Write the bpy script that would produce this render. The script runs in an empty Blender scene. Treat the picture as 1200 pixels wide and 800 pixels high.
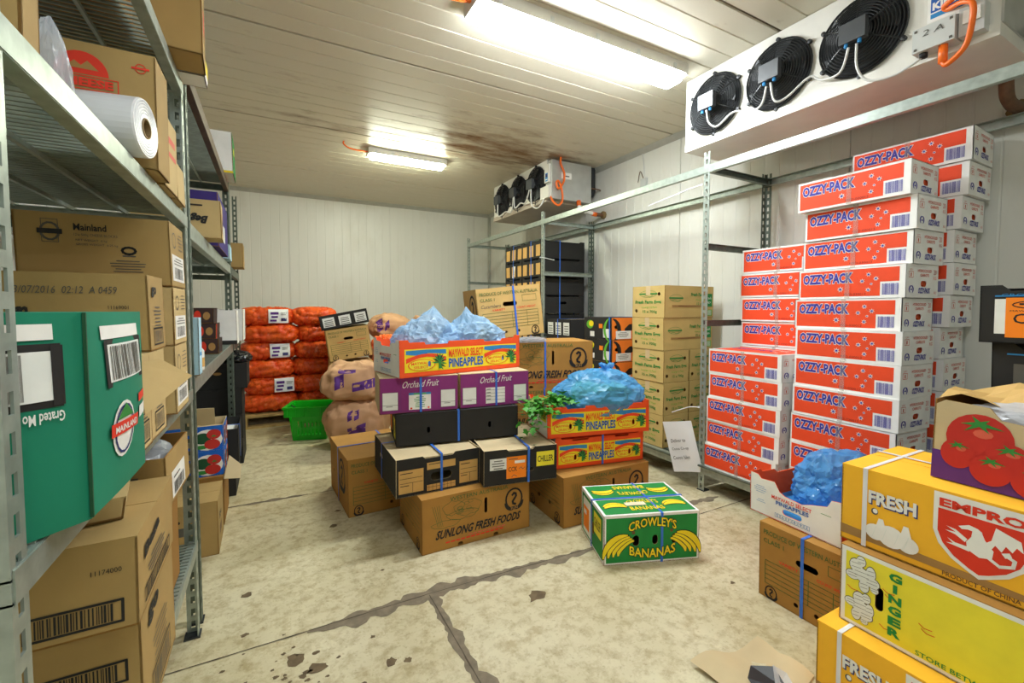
import bpy, bmesh, math, random
from mathutils import Vector, Matrix, noise
from mathutils.geometry import tessellate_polygon

S = bpy.context.scene
COL = S.collection
PI = math.pi
def R(a): return math.radians(a)

# ------------------------------------------------------------------ camera
H = 1.3
cam_d = bpy.data.cameras.new('camera')
cam = bpy.data.objects.new('camera', cam_d); COL.objects.link(cam)
F_PX = 519.0
cam_d.sensor_fit = 'HORIZONTAL'; cam_d.sensor_width = 36.0
cam_d.lens = F_PX / 1200.0 * 36.0
cam_d.shift_y = -15.0 / 1200.0
cam_d.clip_start = 0.02; cam_d.clip_end = 60
YAW = math.atan2(282.0, F_PX); PITCH = math.atan2(23.0, F_PX)
cam.location = (0, 0, H)
cam.rotation_euler = (PI / 2 - PITCH, 0, -YAW)
S.camera = cam

# ------------------------------------------------------------------ world, light, exposure
wd = bpy.data.worlds.new('world'); S.world = wd; wd.use_nodes = True
wd.node_tree.nodes['Background'].inputs[0].default_value = (1.0, 0.97, 0.90, 1)
wd.node_tree.nodes['Background'].inputs[1].default_value = 0.6
S.view_settings.view_transform = 'Standard'
S.view_settings.look = 'None'
S.view_settings.gamma = 1.0
S.view_settings.use_curve_mapping = False
S.view_settings.exposure = 0.7
LAMPS = {'near': (49.0, (0.91, 0.97, 1.0)), 'far': (74.0, (0.95, 1.0, 0.78)), 'rear_fill': (20.0, (0.88, 0.95, 1.0))}   # emission and tint of the tubes; the last lamp is an added, unseen fill

# ------------------------------------------------------------------ materials
def srgb(hx):
    hx = hx.lstrip('#'); out = []
    for i in (0, 2, 4):
        c = int(hx[i:i+2], 16) / 255.0
        out.append(c / 12.92 if c <= 0.04045 else ((c + 0.055) / 1.055) ** 2.4)
    return tuple(out) + (1.0,)

class NT:
    def __init__(s, m):
        m.use_nodes = True; s.t = m.node_tree; s.n = s.t.nodes; s.l = s.t.links
        s.b = s.n.get('Principled BSDF'); s.o = s.n.get('Material Output')
    def new(s, k, **kw):
        x = s.n.new(k)
        for a, v in kw.items(): setattr(x, a, v)
        return x
    def link(s, a, b): s.l.new(a, b)

MATS = {}
def mat(name, hx, rough=0.6, metal=0.0, var=0.10, scale=9.0, bump=0.0, bscale=60.0, coords='Object', **kw):
    if name in MATS: return MATS[name]
    m = bpy.data.materials.new(name); MATS[name] = m
    t = NT(m); c = srgb(hx)
    t.b.inputs['Roughness'].default_value = rough
    t.b.inputs['Metallic'].default_value = metal
    tc = t.new('ShaderNodeTexCoord')
    nz = t.new('ShaderNodeTexNoise'); nz.inputs['Scale'].default_value = scale; nz.inputs['Detail'].default_value = 4
    t.link(tc.outputs[coords], nz.inputs['Vector'])
    rp = t.new('ShaderNodeMapRange'); rp.inputs[1].default_value = 0.3; rp.inputs[2].default_value = 0.7
    rp.inputs[3].default_value = 1 - var; rp.inputs[4].default_value = 1 + var
    t.link(nz.outputs['Fac'], rp.inputs[0])
    mx = t.new('ShaderNodeVectorMath', operation='SCALE'); mx.inputs[0].default_value = c[:3]
    t.link(rp.outputs[0], mx.inputs['Scale']); t.link(mx.outputs[0], t.b.inputs['Base Color'])
    if bump:
        n2 = t.new('ShaderNodeTexNoise'); n2.inputs['Scale'].default_value = bscale; n2.inputs['Detail'].default_value = 3
        t.link(tc.outputs[coords], n2.inputs['Vector'])
        bp = t.new('ShaderNodeBump'); bp.inputs['Strength'].default_value = bump; bp.inputs['Distance'].default_value = 0.01
        t.link(n2.outputs['Fac'], bp.inputs['Height']); t.link(bp.outputs[0], t.b.inputs['Normal'])
    for k, v in kw.items(): t.b.inputs[k.replace('_', ' ')].default_value = v
    return m

def plastic_film(name, hx, alpha, rough=0.18, trans=0.5):
    m = bpy.data.materials.new(name); MATS[name] = m
    t = NT(m); c = srgb(hx)
    t.b.inputs['Base Color'].default_value = c; t.b.inputs['Roughness'].default_value = rough
    nz = t.new('ShaderNodeTexNoise'); nz.inputs['Scale'].default_value = 14; nz.inputs['Detail'].default_value = 5
    tc = t.new('ShaderNodeTexCoord'); t.link(tc.outputs['Object'], nz.inputs['Vector'])
    bp = t.new('ShaderNodeBump'); bp.inputs['Strength'].default_value = 0.5; bp.inputs['Distance'].default_value = 0.02
    t.link(nz.outputs['Fac'], bp.inputs['Height']); t.link(bp.outputs[0], t.b.inputs['Normal'])
    tl = t.new('ShaderNodeBsdfTranslucent'); tl.inputs[0].default_value = c
    m1 = t.new('ShaderNodeMixShader'); m1.inputs[0].default_value = trans * 0.6
    t.link(t.b.outputs[0], m1.inputs[1]); t.link(tl.outputs[0], m1.inputs[2])
    tr = t.new('ShaderNodeBsdfTransparent'); tr.inputs[0].default_value = tuple(0.5 + 0.5 * v for v in c[:3]) + (1,)
    m2 = t.new('ShaderNodeMixShader'); m2.inputs[0].default_value = alpha
    t.link(tr.outputs[0], m2.inputs[1]); t.link(m1.outputs[0], m2.inputs[2])
    t.link(m2.outputs[0], t.o.inputs['Surface'])
    return m

def kraft(name, hx): return mat(name, hx, rough=0.8, var=0.07, scale=7.0, bump=0.06, bscale=45)
kraft('kraft', '#ad7d36'); kraft('kraft_light', '#d0aa66'); kraft('kraft_pale', '#cbb78f'); kraft('kraft_egg', '#cdb06c')
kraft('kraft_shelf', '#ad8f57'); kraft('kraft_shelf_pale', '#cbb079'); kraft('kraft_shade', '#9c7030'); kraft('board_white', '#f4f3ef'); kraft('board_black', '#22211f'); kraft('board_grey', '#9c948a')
kraft('board_purple', '#8a2f78'); kraft('board_orange', '#f5541a'); kraft('board_green', '#1f8a4c'); kraft('board_teal', '#067f60')
kraft('board_empro', '#fdbd2a'); kraft('board_ginger', '#efe04a'); kraft('board_blue', '#1463c8'); kraft('board_mango', '#ee7c1e')
kraft('board_navy', '#3a2a78'); kraft('board_lightblue', '#b7dcec'); kraft('board_yellow', '#e0b22e'); kraft('board_choc', '#3a2622')
def ink(name, hx, rough=0.65): return mat('ink_' + name, hx, rough=rough, var=0.05, scale=16)
for nm, hx in dict(black='#1c1b1a', grey='#5b5850', white='#f1efe9', red='#e23418', orange='#f4491a', ozzy='#f04a1c', ozzyblue='#3b36a0',
                   yellow='#f6dd1e', lemon='#f3e436', blue='#1f5fb8', skyblue='#2a86c4', green='#128a3c', lime='#63b32e', darkgreen='#0e4c2c',
                   purple='#5a2a82', brown='#6a4a2a', cream='#efe3c2', kraftlabel='#cfa35c', tomato='#c42a22', olive='#4d6b2f', signorange='#ff8a12',
                   navy='#1e2a6a', shadow='#3c3f78', salmon='#d8604a', leaf='#2f8a3a', pale='#e9ebe6', darkred='#9c2a18', tan='#a97f45', garlic='#f4f1ec').items():
    ink(nm, hx)
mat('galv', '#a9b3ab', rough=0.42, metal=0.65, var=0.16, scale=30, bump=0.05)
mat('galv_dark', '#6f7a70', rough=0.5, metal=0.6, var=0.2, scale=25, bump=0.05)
mat('wire_zinc', '#8e978c', rough=0.45, metal=0.5, var=0.15, scale=20)
mat('galv_brown', '#5c4a38', rough=0.55, metal=0.4, var=0.2, scale=20)
mat('steel_sheet', '#c3c5c2', rough=0.35, metal=0.55, var=0.07, scale=12)
mat('evap_white', '#e4e1d8', rough=0.5, var=0.06, scale=5)
mat('evap_under', '#b7ab9c', rough=0.5, var=0.10, scale=5)
mat('fan_black', '#1d2022', rough=0.45, var=0.1)
mat('fan_grey', '#4a4d50', rough=0.4, var=0.1)
mat('fan_dirty', '#14151a', rough=0.7, var=0.3, scale=20, bump=0.3, bscale=90)
mat('cable_orange', '#f4701c', rough=0.4, var=0.05)
mat('cable_white', '#d8d8d4', rough=0.4, var=0.05)
mat('pipe_brown', '#6b4b33', rough=0.6, var=0.25, scale=30)
mat('pipe_dark', '#25282a', rough=0.6, var=0.2)
mat('pvc_white', '#e6e4dc', rough=0.4, var=0.04)
mat('plastic_grey', '#c9ccc9', rough=0.4, var=0.04)
mat('lamp_body', '#d8d6cc', rough=0.4, var=0.04)
mat('strap_blue', '#2f6fd8', rough=0.3, var=0.06)
mat('strap_white', '#e6e6ea', rough=0.3, var=0.05)
mat('tape', '#d6bd92', rough=0.25, var=0.05)
mat('tape_clear', '#e9e2d4', rough=0.2, var=0.04)
mat('paper', '#eef0f0', rough=0.8, var=0.03)
mat('paper_brown', '#c79a72', rough=0.75, var=0.10, scale=6, bump=0.35, bscale=14)
mat('crate_green', '#16b51e', rough=0.35, var=0.06)
mat('wood', '#a98d55', rough=0.85, var=0.25, scale=14, bump=0.2, bscale=40)
mat('onion', '#e87a30', rough=0.35, var=0.3, scale=22)
mat('leafgreen', '#3f8f22', rough=0.5, var=0.3, scale=30)
mat('stemgreen', '#9cc060', rough=0.5, var=0.2, scale=30)
mat('lettuce', '#7fae56', rough=0.6, var=0.3, scale=20)
mat('carrot', '#e2561e', rough=0.5, var=0.2, scale=40)
mat('roll_core', '#8a7248', rough=0.8, var=0.1)
mat('roll_film', '#dfe0e2', rough=0.22, var=0.05, scale=10)
mat('rubbish_black', '#15161a', rough=0.25, var=0.2, bump=0.4, bscale=20)
mat('joint_dark', '#6d6350', rough=0.8, var=0.2)
mat('trim_grey', '#b9bab2', rough=0.45, var=0.1, metal=0.2)
mat('worn', '#7d715c', rough=0.75, var=0.22, scale=26, bump=0.25, bscale=60)
mat('crackline', '#564c3c', rough=0.9, var=0.2)
mat('spotdark', '#6b5a40', rough=0.8, var=0.25, scale=30)
plastic_film('bag_blue', '#6fc3fb', 0.56); plastic_film('bag_paleblue', '#b9ddf8', 0.56); plastic_film('bag_clear', '#dfe4ea', 0.45)
plastic_film('tape_film', '#f0ece6', 0.16); plastic_film('film_white', '#e8eaf0', 0.75)

def lamp_mat(key):
    power, tint = LAMPS[key]
    m = bpy.data.materials.new('lamp_glow_' + key); t = NT(m); t.n.remove(t.b)
    e = t.new('ShaderNodeEmission'); e.inputs[0].default_value = tint + (1,)
    nz = t.new('ShaderNodeTexNoise'); nz.inputs['Scale'].default_value = 3
    mr = t.new('ShaderNodeMapRange'); mr.inputs[3].default_value = power * 0.94; mr.inputs[4].default_value = power * 1.06
    t.link(nz.outputs['Fac'], mr.inputs[0]); t.link(mr.outputs[0], e.inputs[1])
    t.link(e.outputs[0], t.o.inputs['Surface']); MATS['lamp_glow_' + key] = m
for k_ in LAMPS: lamp_mat(k_)

def net_mat():
    m = bpy.data.materials.new('net_orange'); MATS['net_orange'] = m; t = NT(m)
    t.b.inputs['Roughness'].default_value = 0.45
    tc = t.new('ShaderNodeTexCoord')
    nz = t.new('ShaderNodeTexNoise'); nz.inputs['Scale'].default_value = 9; t.link(tc.outputs['Object'], nz.inputs['Vector'])
    cr = t.new('ShaderNodeValToRGB'); cr.color_ramp.elements[0].color = srgb('#f04410'); cr.color_ramp.elements[1].color = srgb('#ff6a1e')
    cr.color_ramp.elements[0].position = 0.35; cr.color_ramp.elements[1].position = 0.65
    t.link(nz.outputs['Fac'], cr.inputs[0]); t.link(cr.outputs[0], t.b.inputs['Base Color'])
    ck = t.new('ShaderNodeTexChecker'); ck.inputs['Scale'].default_value = 160; t.link(tc.outputs['Object'], ck.inputs['Vector'])
    mr = t.new('ShaderNodeMapRange'); mr.inputs[3].default_value = 0.45; mr.inputs[4].default_value = 0.9; t.link(ck.outputs['Fac'], mr.inputs[0])
    tr = t.new('ShaderNodeBsdfTransparent'); mx = t.new('ShaderNodeMixShader')
    t.link(mr.outputs[0], mx.inputs[0]); t.link(tr.outputs[0], mx.inputs[1]); t.link(t.b.outputs[0], mx.inputs[2]); t.link(mx.outputs[0], t.o.inputs['Surface'])
net_mat()

def floor_mat():
    m = bpy.data.materials.new('floor_concrete'); MATS['floor'] = m; t = NT(m)
    tc = t.new('ShaderNodeTexCoord')
    def nz(sc, det, ro=0.6):
        n = t.new('ShaderNodeTexNoise'); n.inputs['Scale'].default_value = sc; n.inputs['Detail'].default_value = det; n.inputs['Roughness'].default_value = ro
        t.link(tc.outputs['Object'], n.inputs['Vector']); return n
    a = nz(1.6, 5); b = nz(16, 6, 0.7); c = nz(60, 3)
    r1 = t.new('ShaderNodeValToRGB'); e = r1.color_ramp.elements
    e[0].position = 0.30; e[0].color = srgb('#c0b48c'); e[1].position = 0.62; e[1].color = srgb('#d8cfae')
    t.link(a.outputs['Fac'], r1.inputs[0])
    r2 = t.new('ShaderNodeValToRGB'); e = r2.color_ramp.elements
    e[0].position = 0.36; e[0].color = (0.62, 0.55, 0.42, 1); e[1].position = 0.54; e[1].color = (1, 1, 1, 1)
    t.link(b.outputs['Fac'], r2.inputs[0])
    mx = t.new('ShaderNodeMix', data_type='RGBA', blend_type='MULTIPLY'); mx.inputs[0].default_value = 0.75
    t.link(r1.outputs[0], mx.inputs[6]); t.link(r2.outputs[0], mx.inputs[7])
    r3 = t.new('ShaderNodeValToRGB'); e = r3.color_ramp.elements
    e[0].position = 0.30; e[0].color = (0.55, 0.48, 0.36, 1); e[1].position = 0.42; e[1].color = (1, 1, 1, 1)
    t.link(c.outputs['Fac'], r3.inputs[0])
    mx2 = t.new('ShaderNodeMix', data_type='RGBA', blend_type='MULTIPLY'); mx2.inputs[0].default_value = 0.5
    t.link(mx.outputs[2], mx2.inputs[6]); t.link(r3.outputs[0], mx2.inputs[7])
    t.link(mx2.outputs[2], t.b.inputs['Base Color'])
    rr = t.new('ShaderNodeMapRange'); rr.inputs[3].default_value = 0.35; rr.inputs[4].default_value = 0.7; t.link(b.outputs['Fac'], rr.inputs[0])
    t.link(rr.outputs[0], t.b.inputs['Roughness'])
    bp = t.new('ShaderNodeBump'); bp.inputs['Strength'].default_value = 0.25; bp.inputs['Distance'].default_value = 0.01
    t.link(b.outputs['Fac'], bp.inputs['Height']); t.link(bp.outputs[0], t.b.inputs['Normal'])
floor_mat()

def panel_mat(name, base, stain, lo, hi, sc, stretch=(1, 1, 1), box=None, rough=0.38):
    """painted sandwich panel with rust-brown damp stains of their own shape"""
    m = bpy.data.materials.new(name); MATS[name] = m; t = NT(m)
    tc = t.new('ShaderNodeTexCoord'); mp = t.new('ShaderNodeMapping'); mp.inputs['Scale'].default_value = stretch
    t.link(tc.outputs['Object'], mp.inputs['Vector'])
    n = t.new('ShaderNodeTexNoise'); n.inputs['Scale'].default_value = sc; n.inputs['Detail'].default_value = 6; n.inputs['Roughness'].default_value = 0.65
    t.link(mp.outputs[0], n.inputs['Vector'])
    val = n.outputs['Fac']
    for (cx, cy, rx, ry, w) in (box or []):
        m2 = t.new('ShaderNodeMapping'); m2.inputs['Location'].default_value = (-cx / rx, -cy / ry, 0); m2.inputs['Scale'].default_value = (1 / rx, 1 / ry, 0)
        t.link(tc.outputs['Object'], m2.inputs['Vector'])
        ln = t.new('ShaderNodeVectorMath', operation='LENGTH'); t.link(m2.outputs[0], ln.inputs[0])
        mr = t.new('ShaderNodeMapRange'); mr.inputs[1].default_value = 0.0; mr.inputs[2].default_value = 1.0; mr.inputs[3].default_value = w; mr.inputs[4].default_value = 0
        t.link(ln.outputs['Value'], mr.inputs[0])
        ad = t.new('ShaderNodeMath', operation='ADD'); t.link(val, ad.inputs[0]); t.link(mr.outputs[0], ad.inputs[1]); val = ad.outputs[0]
    r = t.new('ShaderNodeValToRGB'); e = r.color_ramp.elements
    e[0].position = lo; e[0].color = srgb(base); e[1].position = hi; e[1].color = srgb(stain)
    t.link(val, r.inputs[0]); t.link(r.outputs[0], t.b.inputs['Base Color'])
    t.b.inputs['Roughness'].default_value = rough
panel_mat('wall_panel', '#e4e4dc', '#d0cdbf', 0.52, 0.80, 1.5, (1, 1, 0.4))
panel_mat('ceiling_panel', '#ddd7c3', '#7d5420', 0.66, 1.0, 5.0, (0.5, 1.4, 1),
          box=[(2.05, 4.30, 1.3, 0.8, 0.46), (0.9, 4.4, 1.2, 0.45, 0.20), (2.3, 1.4, 0.9, 0.8, 0.10), (1.6, 3.7, 1.2, 0.5, 0.14), (0.0, 4.2, 1.3, 1.3, 0.12), (2.9, 4.2, .7, .9, .2)])
# ------------------------------------------------------------------ mesh helpers
class MB:
    """collects polygons with a material name each; build() links them as ONE mesh object"""
    def __init__(s): s.v = []; s.f = []; s.m = []
    def add(s, verts, faces, m):
        o = len(s.v); s.v += [tuple(p) for p in verts]
        for f in faces: s.f.append([o + i for i in f]); s.m.append(m)
    def box(s, x0, y0, z0, x1, y1, z1, m):
        v = [(x0,y0,z0),(x1,y0,z0),(x1,y1,z0),(x0,y1,z0),(x0,y0,z1),(x1,y0,z1),(x1,y1,z1),(x0,y1,z1)]
        s.add(v, [(0,3,2,1),(4,5,6,7),(0,1,5,4),(1,2,6,5),(2,3,7,6),(3,0,4,7)], m)
    def bar(s, p, q, w, t, m, up=(0,0,1)):
        p, q = Vector(p), Vector(q); d = (q - p).normalized(); u = Vector(up)
        if abs(d.dot(u)) > 0.95: u = Vector((1, 0, 0))
        a = d.cross(u).normalized() * w / 2; b = a.cross(d).normalized() * t / 2
        v = [p-a-b, p+a-b, p+a+b, p-a+b, q-a-b, q+a-b, q+a+b, q-a+b]
        s.add(v, [(0,1,2,3),(7,6,5,4),(0,4,5,1),(1,5,6,2),(2,6,7,3),(3,7,4,0)], m)
    def tube(s, pts, r, m, n=8, smooth=4, cap=True):
        P = [Vector(p) for p in pts]
        if smooth and len(P) > 2:
            Q = []
            for i in range(len(P) - 1):
                a = P[max(i-1,0)]; b = P[i]; c = P[i+1]; d = P[min(i+2,len(P)-1)]
                for k in range(smooth):
                    t = k / smooth
                    Q.append(0.5*((2*b)+(c-a)*t+(2*a-5*b+4*c-d)*t*t+(3*b-a-3*c+d)*t*t*t))
            Q.append(P[-1]); P = Q
        rr = r if isinstance(r, (list, tuple)) else [r] * len(P)
        if len(rr) != len(P): rr = [rr[min(len(rr)-1, int(i*len(rr)/len(P)))] for i in range(len(P))]
        v = []; f = []; pu = None
        for i, p in enumerate(P):
            d = (P[min(i+1,len(P)-1)] - P[max(i-1,0)])
            d = d.normalized() if d.length > 1e-9 else Vector((0,0,1))
            u = pu if pu is not None else (Vector((0,0,1)) if abs(d.z) < 0.9 else Vector((1,0,0)))
            a = d.cross(u)
            if a.length < 1e-6: a = d.orthogonal()
            a.normalize(); b = a.cross(d).normalized(); pu = b
            for k in range(n):
                th = 2*PI*k/n; v.append(p + (a*math.cos(th) + b*math.sin(th)) * rr[i])
        for i in range(len(P)-1):
            for k in range(n):
                k2 = (k+1) % n; f.append((i*n+k, i*n+k2, (i+1)*n+k2, (i+1)*n+k))
        if cap: f.append(tuple(range(n))[::-1]); f.append(tuple((len(P)-1)*n + k for k in range(n)))
        s.add(v, f, m)
    def lathe(s, prof, m, n=24, M=None, a0=0.0):
        v = []; f = []
        for (r, z) in prof:
            for k in range(n):
                th = a0 + 2*PI*k/n; p = Vector((r*math.cos(th), r*math.sin(th), z)); v.append(M @ p if M else p)
        for i in range(len(prof)-1):
            for k in range(n):
                k2 = (k+1) % n; f.append((i*n+k, i*n+k2, (i+1)*n+k2, (i+1)*n+k))
        s.add(v, f, m)
    def torus(s, c, rad, r, axis, m, n=36, k=5):
        pts = []
        a = Vector(axis).normalized(); u = a.orthogonal().normalized(); w = a.cross(u)
        v = []; f = []
        for i in range(n):
            th = 2*PI*i/n; d = u*math.cos(th) + w*math.sin(th)
            for j in range(k):
                ph = 2*PI*j/k; v.append(Vector(c) + d*(rad + r*math.cos(ph)) + a*r*math.sin(ph))
        for i in range(n):
            for j in range(k):
                f.append((i*k+j, ((i+1)%n)*k+j, ((i+1)%n)*k+(j+1)%k, i*k+(j+1)%k))
        s.add(v, f, m)
    def plate(s, O, U, V, outline, holes, th, m, mi=None):
        """a sheet with holes: outer face on the plane O + U u + V v, thickness behind it"""
        O, U, V = Vector(O), Vector(U), Vector(V); N = U.cross(V).normalized()
        loops = [outline] + list(holes); flat = [p for l in loops for p in l]
        tris = tessellate_polygon([[Vector((p[0], p[1], 0)) for p in l] for l in loops])
        fr = [O + U*p[0] + V*p[1] for p in flat]; bk = [p - N*th for p in fr]; n = len(flat)
        F = []
        for t in tris:
            a, b, c = (flat[i] for i in t)
            if (b[0]-a[0])*(c[1]-a[1]) - (b[1]-a[1])*(c[0]-a[0]) < 0: t = (t[0], t[2], t[1])
            F.append(tuple(t))
        s.add(fr, F, m)
        s.add(bk, [t[::-1] for t in F], mi or m)
        o = 0; E = []
        for l in loops:
            k = len(l)
            for i in range(k): E.append((o+i, o+(i+1)%k, n+o+(i+1)%k, n+o+i))
            o += k
        s.add(fr + bk, E, mi or m)
    def warp(s, fn): s.v = [tuple(fn(Vector(p))) for p in s.v]; return s
    def build(s, name, parent=None, smooth=False, recalc=False):
        names = []
        for k in s.m:
            if k not in names: names.append(k)
        me = bpy.data.meshes.new(name); me.from_pydata(s.v, [], s.f)
        for k in names: me.materials.append(MATS[k])
        idx = {k: i for i, k in enumerate(names)}
        me.polygons.foreach_set('material_index', [idx[k] for k in s.m])
        if smooth: me.polygons.foreach_set('use_smooth', [True] * len(me.polygons))
        me.update()
        if recalc:
            b = bmesh.new(); b.from_mesh(me); bmesh.ops.recalc_face_normals(b, faces=b.faces); b.to_mesh(me); b.free()
        o = bpy.data.objects.new(name, me); COL.objects.link(o)
        if parent: o.parent = parent
        return o

def tag(o, label=None, cat=None, group=None, kind=None):
    if label: o['label'] = label
    if cat: o['category'] = cat
    if group: o['group'] = group
    if kind: o['kind'] = kind
    return o
def thing(name, label, cat, loc=(0,0,0), rz=0.0, group=None, rx=0.0, ry=0.0):
    o = bpy.data.objects.new(name, None); COL.objects.link(o); o.empty_display_size = 0.05
    o.location = loc; o.rotation_euler = (rx, ry, rz)
    return tag(o, label, cat, group)
def copy_tree(o, parent=None):
    c = o.copy(); COL.objects.link(c); c.parent = parent
    for ch in list(o.children): copy_tree(ch, c)
    return c
def ell(cx, cy, rx, ry, n=16, a0=0.0): return [(cx + rx*math.cos(a0+2*PI*i/n), cy + ry*math.sin(a0+2*PI*i/n)) for i in range(n)]
def slot(cx, cy, w, h, n=6):
    """a stadium shaped hand hole"""
    r = min(w, h)/2; out = []
    if w >= h:
        for i in range(n+1): a = -PI/2 + PI*i/n; out.append((cx + w/2 - r + r*math.cos(a), cy + r*math.sin(a)))
        for i in range(n+1): a = PI/2 + PI*i/n; out.append((cx - w/2 + r + r*math.cos(a), cy + r*math.sin(a)))
    else:
        for i in range(n+1): a = PI*i/n; out.append((cx + r*math.cos(a), cy + h/2 - r + r*math.sin(a)))
        for i in range(n+1): a = PI + PI*i/n; out.append((cx + r*math.cos(a), cy - h/2 + r + r*math.sin(a)))
    return out

# ------------------------------------------------------------------ flat print
_T = {}
def text_mesh(s, bold):
    k = (s, round(bold, 3))
    if k in _T: return _T[k]
    cu = bpy.data.curves.new('t', 'FONT'); cu.body = s; cu.size = 1; cu.resolution_u = 2; cu.offset = bold
    ob = bpy.data.objects.new('t', cu); COL.objects.link(ob)
    dg = bpy.context.evaluated_depsgraph_get(); dg.update()
    me = bpy.data.meshes.new_from_object(ob.evaluated_get(dg))
    v = [(p.co.x, p.co.y) for p in me.vertices]; f = [tuple(p.vertices) for p in me.polygons]
    bpy.data.objects.remove(ob); bpy.data.curves.remove(cu); bpy.data.meshes.remove(me)
    _T[k] = (v, f); return _T[k]

def in_poly(p, poly):
    r = False; n = len(poly); j = n-1
    for i in range(n):
        a, b = poly[i], poly[j]
        if (a[1] > p[1]) != (b[1] > p[1]) and p[0] < (b[0]-a[0])*(p[1]-a[1])/(b[1]-a[1])+a[0]: r = not r
        j = i
    return r
class Art:
    def __init__(s): s.it = []
    def poly(s, pts, c, layer=1): s.it.append((list(pts), [tuple(range(len(pts)))], 'ink_'+c, layer)); return s
    def rect(s, x, y, w, h, c, layer=1): return s.poly([(x,y),(x+w,y),(x+w,y+h),(x,y+h)], c, layer)
    def ell(s, cx, cy, rx, ry, c, layer=1, n=18, a0=0.0): return s.poly(ell(cx,cy,rx,ry,n,a0), c, layer)
    def line(s, pts, w, c, layer=2, closed=False):
        P = list(pts) + ([pts[0]] if closed else []); v = []; f = []
        for (a, b) in zip(P[:-1], P[1:]):
            dx, dy = b[0]-a[0], b[1]-a[1]; L = math.hypot(dx, dy) or 1e-9; nx, ny = -dy/L*w/2, dx/L*w/2; ex, ey = dx/L*w/3, dy/L*w/3
            o = len(v); v += [(a[0]-nx-ex, a[1]-ny-ey), (b[0]-nx+ex, b[1]-ny+ey), (b[0]+nx+ex, b[1]+ny+ey), (a[0]+nx-ex, a[1]+ny-ey)]; f.append((o,o+1,o+2,o+3))
        s.it.append((v, f, 'ink_'+c, layer)); return s
    def frame(s, x, y, w, h, lw, c, layer=2): return s.line([(x,y),(x+w,y),(x+w,y+h),(x,y+h)], lw, c, layer, True)
    def text(s, t, x, y, w, h, c, layer=3, bold=0.0, shear=0.0, arc=0.0, rot=0.0, grow=0.0):
        """letters filling the box x, y, w, h; arc lifts the middle, grow thickens the strokes past the box"""
        v0, f = text_mesh(t, bold)
        if not v0: return s
        xs = [p[0] for p in v0]; ys = [p[1] for p in v0]; x0, x1, y0, y1 = min(xs), max(xs), min(ys), max(ys)
        v1 = text_mesh(t, bold + grow)[0] if grow else v0; f = text_mesh(t, bold + grow)[1]
        out = []
        for (a, b) in v1:
            u = (a-x0)/max(1e-6, x1-x0); q = (b-y0)/max(1e-6, y1-y0)
            px = u*w + shear*q*h; py = q*h + arc*(1-(2*u-1)**2)
            if rot: px, py = px*math.cos(rot)-py*math.sin(rot), px*math.sin(rot)+py*math.cos(rot)
            out.append((x+px, y+py))
        s.it.append((out, f, 'ink_'+c, layer)); return s
    def star(s, cx, cy, r, c, layer=2, n=7, inner=0.45):
        return s.poly([(cx + r*(1 if i%2==0 else inner)*math.sin(PI*i/n), cy + r*(1 if i%2==0 else inner)*math.cos(PI*i/n)) for i in range(2*n)], c, layer)
    def crescent(s, cx, cy, rad, a0, a1, t, c, layer=2, n=8):
        o = []; i_ = []
        for k in range(n+1):
            a = a0 + (a1-a0)*k/n; tt = t*(0.25 + 0.75*math.sin(PI*k/n))
            o.append((cx+(rad+tt/2)*math.cos(a), cy+(rad+tt/2)*math.sin(a))); i_.append((cx+(rad-tt/2)*math.cos(a), cy+(rad-tt/2)*math.sin(a)))
        p = o + i_[::-1]
        if a1 < a0: p = p[::-1]
        return s.poly(p, c, layer)
    def barcode(s, x, y, w, h, c='black', layer=2, seed=1):
        r = random.Random(seed); u = x
        while u < x + w:
            b = w*r.choice((.012,.02,.03)); s.rect(u, y, min(b, x+w-u), h, c, layer); u += b + w*r.choice((.014,.02,.03))
        return s
    def lines(s, x, y, w, n, dy, h, c, layer=2, seed=1):
        r = random.Random(seed)
        for i in range(n): ww = w*r.uniform(.55, 1); s.rect(x+(w-ww)/2, y-i*dy, ww, h, c, layer)
        return s
    def mirror(s, w):
        for i, (v, f, m, l) in enumerate(s.it): s.it[i] = ([(w-a, b) for a, b in v], [q[::-1] for q in f], m, l)
        return s
    def emit(s, mb, O, U, V, holes=()):
        """print the items on the sheet O, U, V; anything over a hand hole is cut away"""
        O, U, V = Vector(O), Vector(U), Vector(V); N = U.cross(V).normalized()
        for k, (v, f, m, l) in enumerate(s.it):
            off = N*(0.0007*l + 0.00001*min(k, 60))
            if holes and len(f) == 1:
                inside = [h for h in holes if all(in_poly(p, v) for p in h)]
                if any(all(in_poly(p, h) for p in v) for h in holes): continue
                if inside:
                    flat = list(v) + [p for h in inside for p in h]
                    tr = tessellate_polygon([[Vector((p[0], p[1], 0)) for p in q] for q in [v] + inside]); f = []
                    for t in tr:
                        a, b, c = (flat[i] for i in t)
                        f.append(tuple(t) if (b[0]-a[0])*(c[1]-a[1]) - (b[1]-a[1])*(c[0]-a[0]) > 0 else (t[0], t[2], t[1]))
                    v = flat
            elif holes: f = [q for q in f if not any(in_poly((sum(v[i][0] for i in q)/len(q), sum(v[i][1] for i in q)/len(q)), h) for h in holes)]
            mb.add([O + U*a + V*b + off for a, b in v], f, m)

def face_frame(face, w, d, h):
    x, y = w/2, d/2
    return {'front': ((-x,-y,0),(1,0,0),(0,0,1)), 'back': ((x,y,0),(-1,0,0),(0,0,1)), 'left': ((-x,y,0),(0,-1,0),(0,0,1)),
            'right': ((x,-y,0),(0,1,0),(0,0,1)), 'top': ((-x,-y,h),(1,0,0),(0,1,0)), 'topturned': ((x,y,h),(-1,0,0),(0,-1,0))}[face]

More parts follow.
